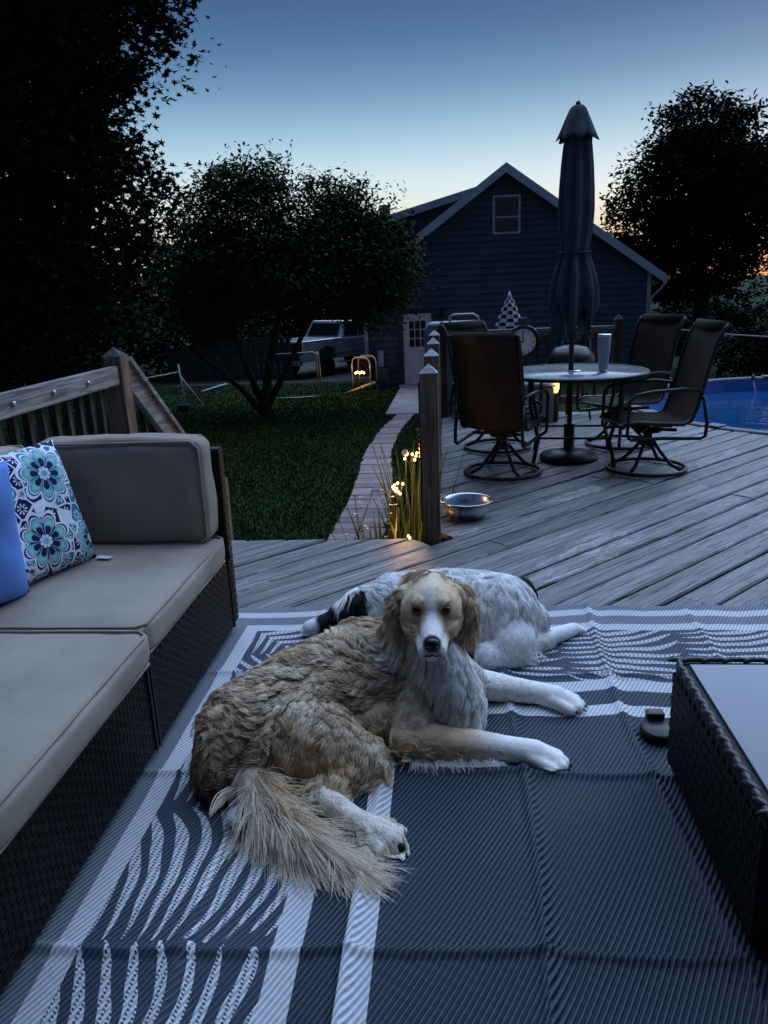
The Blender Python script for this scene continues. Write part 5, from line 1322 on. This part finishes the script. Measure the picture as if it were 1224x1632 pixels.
def fur_object(name, pts, cols, rads, mat, parent):
    n, k = pts.shape[:2]; hc = bpy.data.hair_curves.new(name); hc.add_curves([k] * n)
    hc.position_data.foreach_set('vector', pts.astype(np.float32).ravel())
    at_ = hc.attributes.get('radius') or hc.attributes.new('radius', 'FLOAT', 'POINT'); at_.data.foreach_set('value', rads.astype(np.float32).ravel())
    ca = hc.attributes.new('tint', 'FLOAT_COLOR', 'POINT'); c4 = np.ones((n * k, 4), np.float32); c4[:, :3] = cols.reshape(-1, 3); ca.data.foreach_set('color', c4.ravel())
    hc.materials.append(mat); o = bpy.data.objects.new(name, hc); COL.objects.link(o); o.parent = parent; o['kind'] = 'stuff'; return o
def tint_mat(name, rough=.75, spec=.12, sheen=0.0):
    t = T(name, rough, spec); a = t.n('ShaderNodeAttribute'); a.attribute_name = 'tint'; f = t.noise(scale=60, detail=2)
    t.color(t.scale_col(a.outputs['Color'], f * .3 + .85)); return t.m
M_FUR = tint_mat('dog_fur', .6, .25); M_SKIN = tint_mat('dog_skin', .9, .1)
def paint(me, body, colour):
    co = np.empty(len(me.vertices) * 3, np.float32); me.vertices.foreach_get('co', co); co = co.reshape(-1, 3).astype(np.float64)
    tg, _, _ = body.query(co); c = colour(co, tg, np.full(len(co), .5)) * .85
    ca = me.color_attributes.new('tint', 'FLOAT_COLOR', 'POINT'); c4 = np.ones((len(co), 4), np.float32); c4[:, :3] = c; ca.data.foreach_set('color', c4.ravel())
M_EYE = plain('dog_eye', (0.012, 0.007, 0.004), .06, .6, var=.2); M_NOSE = plain('dog_nose', (0.008, 0.007, 0.009), .32, .5, var=.3, scale=200, bump=.001)
M_PAD = plain('paw_pad', (0.015, 0.012, 0.012), .8, .2, var=.3, scale=80, bump=.002); M_CLAW = plain('claw', (.05, .04, .035), .4, .4)

# --- the golden dog that looks at the camera
D = Body()
HD = Vector((-.083, 2.335, .488)); hf_ = Vector((.035, -1, -.04)).normalized(); hr_ = hf_.cross(Vector((0, 0, 1))).normalized(); hu_ = hr_.cross(hf_)
HS = 1.17
def hd(x_, y_, z_): return HD + (hr_ * x_ + hf_ * y_ + hu_ * z_) * HS
hip, mid, rib, sho = Vector((-.645, 2.115, .165)), Vector((-.49, 2.32, .175)), Vector((-.31, 2.455, .19)), Vector((-.15, 2.45, .225))
D.limb([rib, mid], [.172, .165], 'torso'); D.limb([mid, hip], [.165, .155], 'torso'); D.limb([hip, (-.70, 2.03, .12)], [.155, .11], 'rump')
D.limb([sho, rib], [.15, .17], 'torso')
D.limb([(-.10, 2.38, .36), (-.05, 2.37, .15)], [.095, .125], 'chest')
D.limb([HD - hf_ * .06, (-.13, 2.42, .34), sho], [.085, .115, .14], 'neck')
D.limb([(-.06, 2.29, .345), (-.02, 2.30, .20)], [.06, .085], 'chest')
D.limb([(-.56, 2.12, .15), pz(505, 1185, .115), pz(562, 1205, .085)], [.15, .125, .078], 'thigh')
hock = pz(503, 1262, .055)
D.limb([pz(560, 1212, .075), hock], [.07, .036], 'thigh')
toe = pz(622, 1338, .034)
D.limb([hock, pz(560, 1302, .04), toe], [.036, .032, .036], 'foot')
D.limb([(-.50, 2.22, .08), (-.22, 2.32, .09)], [.10, .10], 'belly')
tailp = [pz(398, 1238, .10), pz(418, 1285, .06), pz(470, 1330, .045), pz(545, 1375, .03)]
D.limb(tailp, [.05, .04, .032, .012], 'tail')
# front legs
elN, wrN, knN, toN = pz(655, 1178, .078), pz(800, 1192, .05), pz(852, 1202, .042), pz(884, 1214, .03)
D.limb([(-.11, 2.36, .19), elN], [.105, .068], 'upperarm'); D.limb([elN, wrN], [.070, .042], 'foreleg'); D.limb([wrN, knN, toN], [.041, .046, .030], 'paw')
elF, wrF, knF, toF = pz(752, 1088, .09), pz(850, 1102, .052), pz(886, 1112, .042), pz(912, 1122, .03)
D.limb([(-.02, 2.42, .18), elF], [.095, .06], 'upperarm'); D.limb([elF, wrF], [.058, .036], 'foreleg2'); D.limb([wrF, knF, toF], [.039, .044, .029], 'paw')
for kn, to, tg_ in ((knN, toN, 'paw'), (knF, toF, 'paw'), (pz(590, 1322, .036), toe, 'foot')):
    d_ = (to - kn); d_.z = 0; d_.normalize(); s_ = d_.cross(Vector((0, 0, 1)))
    for q, ln_ in ((-.040, .0), (-.0135, .022), (.0135, .022), (.040, .0)):
        D.limb([kn + s_ * q * .75 + Vector((0, 0, .004)), to + s_ * q + d_ * ln_ - Vector((0, 0, .004))], [.0235, .0215] if tg_ == 'paw' else [.02, .018], tg_)
# head
D.limb([hd(0, -.03, .002), hd(0, .03, .012)], [.080 * HS, .068 * HS], 'skull')
for s_ in (-1, 1): D.limb([hd(s_ * .028, -.03, .0), hd(s_ * .026, .03, .004)], [.066 * HS, .058 * HS], 'skull')
for s_ in (-1, 1):
    D.limb([hd(s_ * .031, .045, .036), hd(s_ * .030, .070, .040)], [.032 * HS, .022 * HS], 'skull')
    D.limb([hd(s_ * .050, .0, -.030), hd(s_ * .034, .07, -.038)], [.046 * HS, .034 * HS], 'cheek')
    D.limb([hd(s_ * .018, .10, -.052), hd(s_ * .015, .15, -.056)], [.028 * HS, .023 * HS], 'muzzle')
    # ears hang as flat flaps
    for w in (-.018, 0, .018):
        D.limb([hd(s_ * .078, -.02 + w * .5, .040), hd(s_ * .101, -.02 + w, .012), hd(s_ * .113, -.014 + w * 1.4, -.03), hd(s_ * .108, -.004 + w, -.058)], [.015, .018, .018, .013], 'ear')
D.limb([hd(0, .055, .008), hd(0, .10, -.014), hd(0, .158, -.028)], [.040 * HS, .032 * HS, .026 * HS], 'muzzle')
D.limb([hd(0, .08, -.07), hd(0, .135, -.078)], [.026 * HS, .018 * HS], 'jaw')
body1 = D.skin(.0058, 3)
TAN, TAN2, CREAM, WHITE, BROWN = np.array((.70, .53, .355)), np.array((.53, .375, .235)), np.array((.82, .71, .57)), np.array((.97, .95, .92)), np.array((.20, .125, .075))
hd_np = lambda *a: np.array(tuple(hd(*a)))
eyes1 = [hd_np(s_ * .0385, .083, .026) for s_ in (-1, 1)]; nose1 = hd_np(0, .182, -.026)
def lerp3(a, b, f): return a * (1 - f)[:, None] + b * f[:, None]
def dog1_col(P, tg, rnd):
    n = smooth_noise(P, 9, 77) * .5 + .5; n2 = smooth_noise(P, 30, 78) * .5 + .5
    base_ = lerp3(np.broadcast_to(TAN2, P.shape), np.broadcast_to(TAN * 1.08, P.shape), np.clip(n * .8 + rnd * .5 - .15, 0, 1))
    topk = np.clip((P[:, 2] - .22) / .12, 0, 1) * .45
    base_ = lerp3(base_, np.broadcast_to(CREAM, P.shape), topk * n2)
    base_ = lerp3(base_, np.broadcast_to(CREAM, P.shape), np.clip(n2 * rnd * 1.5 - .15, 0, .9))
    out = base_.copy()
    def setc(mask, c): out[mask] = np.broadcast_to(c, P.shape)[mask] * (.88 + .24 * rnd[mask])[:, None]
    dark = np.clip((-.60 - P[:, 0]) / .12, 0, 1) * np.clip((.22 - P[:, 2]) / .1, 0, 1)
    out = lerp3(out, np.broadcast_to(BROWN, P.shape), dark * .85)
    m = np.isin(tg, ['chest']); f = np.clip((P[:, 0] + .17) / .06, 0, 1); out[m] = lerp3(out, np.broadcast_to(WHITE, P.shape), f)[m]
    m = np.isin(tg, ['neck', 'torso', 'upperarm']); f = np.clip(np.clip((P[:, 0] + .085) / .06, 0, 1) * np.clip((P[:, 2] - .05) / .1, 0, 1) + np.clip((P[:, 2] - .26) / .08, 0, 1) * np.clip((2.40 - P[:, 1]) / .06, 0, 1) * np.clip((P[:, 0] + .30) / .06, 0, 1) * .75, 0, 1); out[m] = lerp3(out, np.broadcast_to(WHITE, P.shape), f)[m]
    f = np.clip((P[:, 0] - elN.x - .17) / .14, 0, 1); m = np.isin(tg, ['foreleg']); out[m] = lerp3(np.broadcast_to(TAN * 1.02, P.shape), np.broadcast_to(WHITE, P.shape), f)[m]
    setc(tg == 'foreleg2', (WHITE * .9 + CREAM * .1)); setc(tg == 'paw', WHITE); setc(tg == 'foot', CREAM * .6 + WHITE * .4)
    setc(tg == 'tail', CREAM * .9); setc(tg == 'ear', TAN * 1.05)
    face = np.isin(tg, ['skull', 'cheek', 'muzzle', 'jaw'])
    rel = P - np.array(tuple(HD)); lx, ly, lz = rel @ np.array(tuple(hr_)) / HS, rel @ np.array(tuple(hf_)) / HS, rel @ np.array(tuple(hu_)) / HS
    fc = lerp3(np.broadcast_to(TAN * 1.02, P.shape), np.broadcast_to(CREAM, P.shape), np.clip((lz - .02) / .05, 0, 1) * np.clip(1 - np.abs(lx) / .06, 0, 1) * .8)
    wm = np.clip((ly - .095) / .035, 0, 1) * np.clip((.055 - np.abs(lx) ) / .02, 0, 1) + np.clip((ly - .06) / .03, 0, 1) * np.clip((.018 - np.abs(lx)) / .012, 0, 1)
    fc = lerp3(fc, np.broadcast_to(WHITE * 1.02, P.shape), np.clip(wm, 0, 1))
    out[face] = fc[face] * (.92 + .16 * rnd[face])[:, None]
    for e in eyes1:
        dd = np.linalg.norm(P - e, axis=1); k = np.clip((.025 - dd) / .009, 0, 1) * face; out = lerp3(out, np.broadcast_to(BROWN * .5, P.shape), k * .7)
    dd = np.linalg.norm(P - nose1, axis=1); out = lerp3(out, np.broadcast_to(np.array((.02, .018, .02)), P.shape), np.clip((.036 - dd) / .008, 0, 1) * face)
    return out
#             length curl  turns lift droop clump width
spec1 = {'torso': (.100, .0170, 1.9, .50, .25, .60, .00085), 'rump': (.090, .015, 1.7, .40, .6, .62, .00085), 'thigh': (.080, .016, 1.9, .50, .25, .62, .00085), 'belly': (.07, .008, .9, .3, .9, .75, .0011),
         'chest': (.125, .013, 1.3, .62, .80, .68, .0009), 'neck': (.130, .015, 1.4, .75, .55, .68, .0009), 'tail': (.17, .008, .7, .16, .5, .62, .0011), 'upperarm': (.06, .007, .9, .32, .6, .78, .001),
         'foreleg': (.040, .004, .7, .22, .4, .55, .0009), 'foreleg2': (.030, .003, .6, .18, .3, .5, .0009), 'paw': (.008, .0003, .3, .10, .2, .3, .0007), 'foot': (.040, .003, .6, .28, .4, .65, .0010),
         'skull': (.018, .0012, .5, .08, .03, .45, .0008), 'cheek': (.038, .005, .8, .22, .25, .6, .0008), 'muzzle': (.008, .0, .3, .05, .05, .2, .0007), 'jaw': (.016, .0006, .3, .08, .3, .3, .0008),
         'ear': (.075, .011, 1.3, .38, .50, .66, .0009)}
def flow1(P, tg, fl):
    fl = fl.copy(); m = np.isin(tg, ['skull', 'muzzle', 'cheek', 'jaw'])
    fl[m] = np.array(tuple(-hf_)) + fl[m] * .05 + np.array(tuple(hu_)) * .15
    m = np.isin(tg, ['chest']); fl[m] = np.array((.05, -.10, -1.0)) + fl[m] * .35
    m = tg == 'neck'; fl[m] = fl[m] * .6 + np.array((-.1, -.25, -.75))
    m = tg == 'tail'; fl[m] = fl[m] + np.array((.15, -.55, -.3))
    m = tg == 'ear'; fl[m] = fl[m] * .5 + np.array((0, -.1, -1.0))
    m = tg == 'torso'; fl[m] = fl[m] + np.array((0, -.15, -.35))
    return fl
def rej1(P):
    r_ = np.zeros(len(P), bool)
    for e in eyes1: r_ |= np.linalg.norm(P - e, axis=1) < .0205
    r_ |= np.linalg.norm(P - nose1, axis=1) < .030; return r_
paint(body1, D, dog1_col)
dog = thing('dog', 'golden curly-coated dog lying on the rug and looking at the camera', 'dog', (-.3, 2.3, 0))
dof = Vector(dog.location)
def reparent(o, p): o.parent = p; o.matrix_parent_inverse = Matrix.Translation(-Vector(p.location)); return o
reparent(obj('body', body1, M_SKIN), dog)
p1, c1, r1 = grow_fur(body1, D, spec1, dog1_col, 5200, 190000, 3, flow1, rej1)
# long feathers: back of the near foreleg, and the tail plume
R_ = np.random.default_rng(5)
def feather(a, b, n, Lr, direction, colr, wid=.0009, spread=.35, curl=.004):
    a, b = np.array(tuple(a)), np.array(tuple(b)); f = np.linspace(0, 1, KP); nl = max(3, n // 5); t_l = R_.random(nl); dl = nrm(np.array(direction) + R_.normal(size=(nl, 3)) * spread); Ll = Lr[0] + (Lr[1] - Lr[0]) * R_.random(nl); ph = R_.random(nl) * 6.28
    k = R_.integers(0, nl, n); root = a + (b - a) * (t_l[k] + R_.normal(size=n) * .012)[:, None] + R_.normal(size=(n, 3)) * .004
    pts = root[:, None] + dl[k][:, None] * (Ll[k] * (.7 + .4 * R_.random(n)))[:, None, None] * f[None, :, None]
    pts += (np.sin(ph[k][:, None] + f[None] * 6.5) * curl * f[None])[..., None] * np.array((.7, .3, .4)) + np.array((0, 0, -.35)) * (f[None, :, None] ** 2) * Ll[k][:, None, None]
    pts += R_.normal(size=(n, 1, 3)) * .008 * f[None, :, None]
    pts[..., 2] = np.maximum(pts[..., 2], rug_z(pts[..., 0], pts[..., 1]) + .003 + .006 * R_.random(n)[:, None])
    rnd = R_.random(n); cc = np.array(colr)[None, None] * (.62 + .6 * f)[None, :, None] * (.75 + .45 * rnd)[:, None, None]
    return pts, np.clip(cc, 0, 1), np.broadcast_to(wid * (1 - .7 * f ** 1.5), (n, KP)).copy()
ex = [feather(elN - Vector((0, .05, .03)), wrN - Vector((0, .03, .02)), 900, (.03, .055), (.25, -.9, -.35), WHITE * .95),
      feather(tailp[0], tailp[1], 2000, (.15, .23), (.5, -.85, .05), CREAM * .9, spread=.26), feather(tailp[1], tailp[2], 3600, (.15, .24), (.7, -.66, .05), CREAM * .95, spread=.26),
      feather(tailp[2], tailp[3], 3200, (.09, .19), (.85, -.5, .05), CREAM, spread=.26), feather(tailp[0] + Vector((0, 0, .03)), tailp[2] + Vector((0, 0, .02)), 1200, (.10, .17), (.8, -.55, .1), TAN * 1.1, spread=.25),
      feather(hock, toe, 500, (.02, .04), (.4, -.7, -.1), CREAM), feather(hd(.1, 0, -.03), hd(.1, .01, -.06), 350, (.03, .06), (.15, -.15, -1), TAN, spread=.2), feather(hd(-.1, 0, -.02), hd(-.1, .01, -.06), 700, (.04, .08), (-.25, -.15, -1), TAN, spread=.25)]
# the pale curl at the root of the tail
n = 170; f = np.linspace(0, 1, KP); cc_ = np.array(tuple(pz(388, 1312, .03))); k = R_.random(n); th = 1.2 + f[None] * (4.6 + k[:, None] * .8); rad_ = .020 + .012 * k[:, None] + .004 * np.sin(f * 5)[None]
cp = np.stack((cc_[0] + np.cos(th) * rad_ * 1.05, cc_[1] + np.sin(th) * rad_ * 1.3, .032 + .018 * R_.random((n, 1)) + .012 * np.sin(f * 3.1)[None]), -1) + R_.normal(size=(n, 1, 3)) * np.array((.0042, .0048, .003)) + R_.normal(size=(n, 1, 3)) * .012 * (f ** 4)[None, :, None]
ex.append((cp, np.clip(np.array((.56, .56, .58))[None, None] * (.7 + .4 * R_.random((n, 1, 1))) * np.ones((1, KP, 1)), 0, 1), np.full((n, KP), .0010)))
p1 = np.concatenate([p1] + [e[0] for e in ex]); c1 = np.concatenate([c1] + [e[1] for e in ex]); r1 = np.concatenate([r1] + [e[2] for e in ex])
reparent(fur_object('fur', p1, c1, r1, M_FUR, None), dog)
def ball(c, rx_, ry_, rz_, fr, nm, mat, parent, n=20):
    """ellipsoid in the head's own axes"""
    g = G(); X_, Y_, Z_ = fr
    for i in range(n // 2 + 1):
        ph = math.pi * i / (n // 2)
        for k in range(n):
            th = 2 * math.pi * k / n
            g.v.append(tuple(Vector(c) + X_ * (rx_ * math.sin(ph) * math.cos(th)) + Y_ * (ry_ * math.sin(ph) * math.sin(th)) + Z_ * (rz_ * math.cos(ph))))
    g.f = [(i * n + k, i * n + (k + 1) % n, (i + 1) * n + (k + 1) % n, (i + 1) * n + k) for i in range(n // 2) for k in range(n)]
    return reparent(g.build(nm, mat, None, True), parent)
FR = (hr_, hf_, hu_)
for s_ in (-1, 1): ball(hd(s_ * .0385, .0815, .026), .0165, .0145, .0145, FR, 'eye', M_EYE, dog)
ball(hd(0, .181, -.024), .0245, .018, .0215, FR, 'nose', M_NOSE, dog)
for s_ in (-1, 1): ball(hd(s_ * .011, .196, -.026), .006, .004, .0055, FR, 'nostril', M_EYE, dog, 12)
g = G(); g.tube([hd(-.036, .125, -.070), hd(-.022, .168, -.064), hd(-.006, .183, -.057), hd(0, .184, -.052), hd(.006, .183, -.057), hd(.022, .168, -.064), hd(.036, .125, -.070)], .0032, 6)
reparent(g.build('mouth', M_NOSE, None, True), dog)
d_ = (toe - pz(590, 1322, .036)).normalized()
ball(toe + d_ * .028 + Vector((.004, -.012, -.004)), .016, .011, .015, (Vector((1, 0, 0)), Vector((0, 1, 0)), Vector((0, 0, 1))), 'paw_pad', M_PAD, dog, 14)
ball(toe - d_ * .012 + Vector((.0, -.032, -.004)), .014, .009, .012, (Vector((1, 0, 0)), Vector((0, 1, 0)), Vector((0, 0, 1))), 'paw_pad', M_PAD, dog, 14)

for kn, to in ((knN, toN), (knF, toF)):                # claws
    d_ = (to - kn); d_.z = 0; d_.normalize(); s_ = d_.cross(Vector((0, 0, 1)))
    for q, ln_ in ((-.040, .0), (-.0135, .022), (.0135, .022), (.040, .0)):
        b_ = to + s_ * q + d_ * (ln_ + .017)
        reparent(G().tube([b_ + Vector((0, 0, -.003)), b_ + d_ * .009 + Vector((0, 0, -.006)), b_ + d_ * .015 + Vector((0, 0, -.013))], [.0045, .0035, .001], 6).build('claw', M_CLAW, None, True), dog)

# --- the white dog asleep behind it
E2 = Body()
wr, wm_, ws, wn_ = Vector((.175, 3.00, .17)), Vector((-.03, 3.10, .16)), Vector((-.27, 3.13, .145)), Vector((-.42, 3.16, .115))
E2.limb([ws, wm_], [.145, .16], 'torso'); E2.limb([wm_, wr], [.16, .165], 'torso'); E2.limb([wr, (.285, 3.02, .12)], [.145, .10], 'rump')
E2.limb([wn_, ws], [.10, .14], 'neck')
whd = Vector((-.50, 3.15, .085)); E2.limb([whd, wn_], [.075, .09], 'head'); E2.limb([whd + Vector((-.06, -.02, -.02)), whd + Vector((-.15, -.05, -.035))], [.05, .036], 'head')
E2.limb([(.20, 2.93, .13), pz(815, 1020, .10)], [.13, .10], 'thigh'); E2.limb([pz(815, 1025, .085), pz(868, 1018, .05)], [.075, .04], 'thigh')
wfoot = pz(915, 1003, .03)
E2.limb([pz(868, 1018, .045), wfoot], [.038, .031], 'paw')
d_ = (wfoot - pz(868, 1018, .03)).normalized(); s2 = d_.cross(Vector((0, 0, 1)))
for q in (-.024, -.008, .009, .025): E2.limb([wfoot + s2 * q * .6, wfoot + s2 * q + d_ * .03 + Vector((0, 0, -.006))], [.018, .016], 'paw')
E2.limb([pz(780, 1045, .06), pz(840, 1045, .045)], [.06, .035], 'thigh')
E2.limb([(-.22, 3.0, .10), (-.30, 2.88, .05), (-.36, 2.80, .035)], [.075, .045, .03], 'paw')
E2.limb([(.20, 3.10, .20), (.285, 3.20, .19), (.30, 3.26, .12)], [.06, .055, .035], 'tail')
E2.limb([whd + Vector((.02, -.07, .04)), whd + Vector((.0, -.11, -.04))], [.03, .02], 'ear'); E2.limb([whd + Vector((.03, .05, .06)), whd + Vector((.02, .10, .0))], [.028, .02], 'ear')
body2 = E2.skin(.009, 6)
W2, BLK2 = np.array((.99, .99, .98)), np.array((.012, .012, .015))
def dog2_col(P, tg, rnd):
    n = smooth_noise(P, 8, 31) * .5 + .5
    out = np.broadcast_to(W2, P.shape) * (.82 + .26 * rnd)[:, None] * (.86 + .2 * n)[:, None]
    def blot(c, r_): 
        k = np.clip((r_ - np.linalg.norm((P - np.array(c)) * np.array((1, 1, 1.0)), axis=1)) / .015, 0, 1); return k
    k = blot(tuple(pz(568, 962, .17)), .07) + blot((-.56, 3.12, .07), .075) + blot(tuple(pz(846, 938, .20)), .085) + blot((.30, 3.24, .08), .13)
    k = np.clip(k, 0, 1); k = np.maximum(k, np.isin(tg, ['ear', 'tail']) * 1.0)
    return lerp3(out, np.broadcast_to(BLK2, P.shape), k)
spec2 = {'torso': (.095, .009, 1.0, .32, .40, .60, .0009), 'rump': (.07, .005, .7, .22, .5, .72, .0012), 'thigh': (.055, .004, .7, .22, .5, .70, .0011), 'neck': (.10, .009, 1.0, .4, .4, .6, .0009), 'head': (.025, .002, .4, .15, .3, .5, .001), 'ear': (.05, .004, .7, .2, .6, .7, .0011), 'paw': (.016, .0006, .3, .12, .3, .4, .0009), 'tail': (.10, .006, .7, .2, .4, .7, .0012)}
def flow2(P, tg, fl):
    fl = fl.copy(); m = np.isin(tg, ['torso', 'rump', 'neck']); fl[m] = fl[m] * .55 + np.array((.1, -.35, -.75)); return fl
paint(body2, E2, dog2_col)
dog2 = thing('dog', 'white dog with black patches sleeping behind the golden dog', 'dog', (0, 3.05, 0))
reparent(obj('body', body2, M_SKIN), dog2)
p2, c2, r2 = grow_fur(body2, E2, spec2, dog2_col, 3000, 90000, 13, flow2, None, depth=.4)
reparent(fur_object('fur', p2, c2, r2, M_FUR, None), dog2)
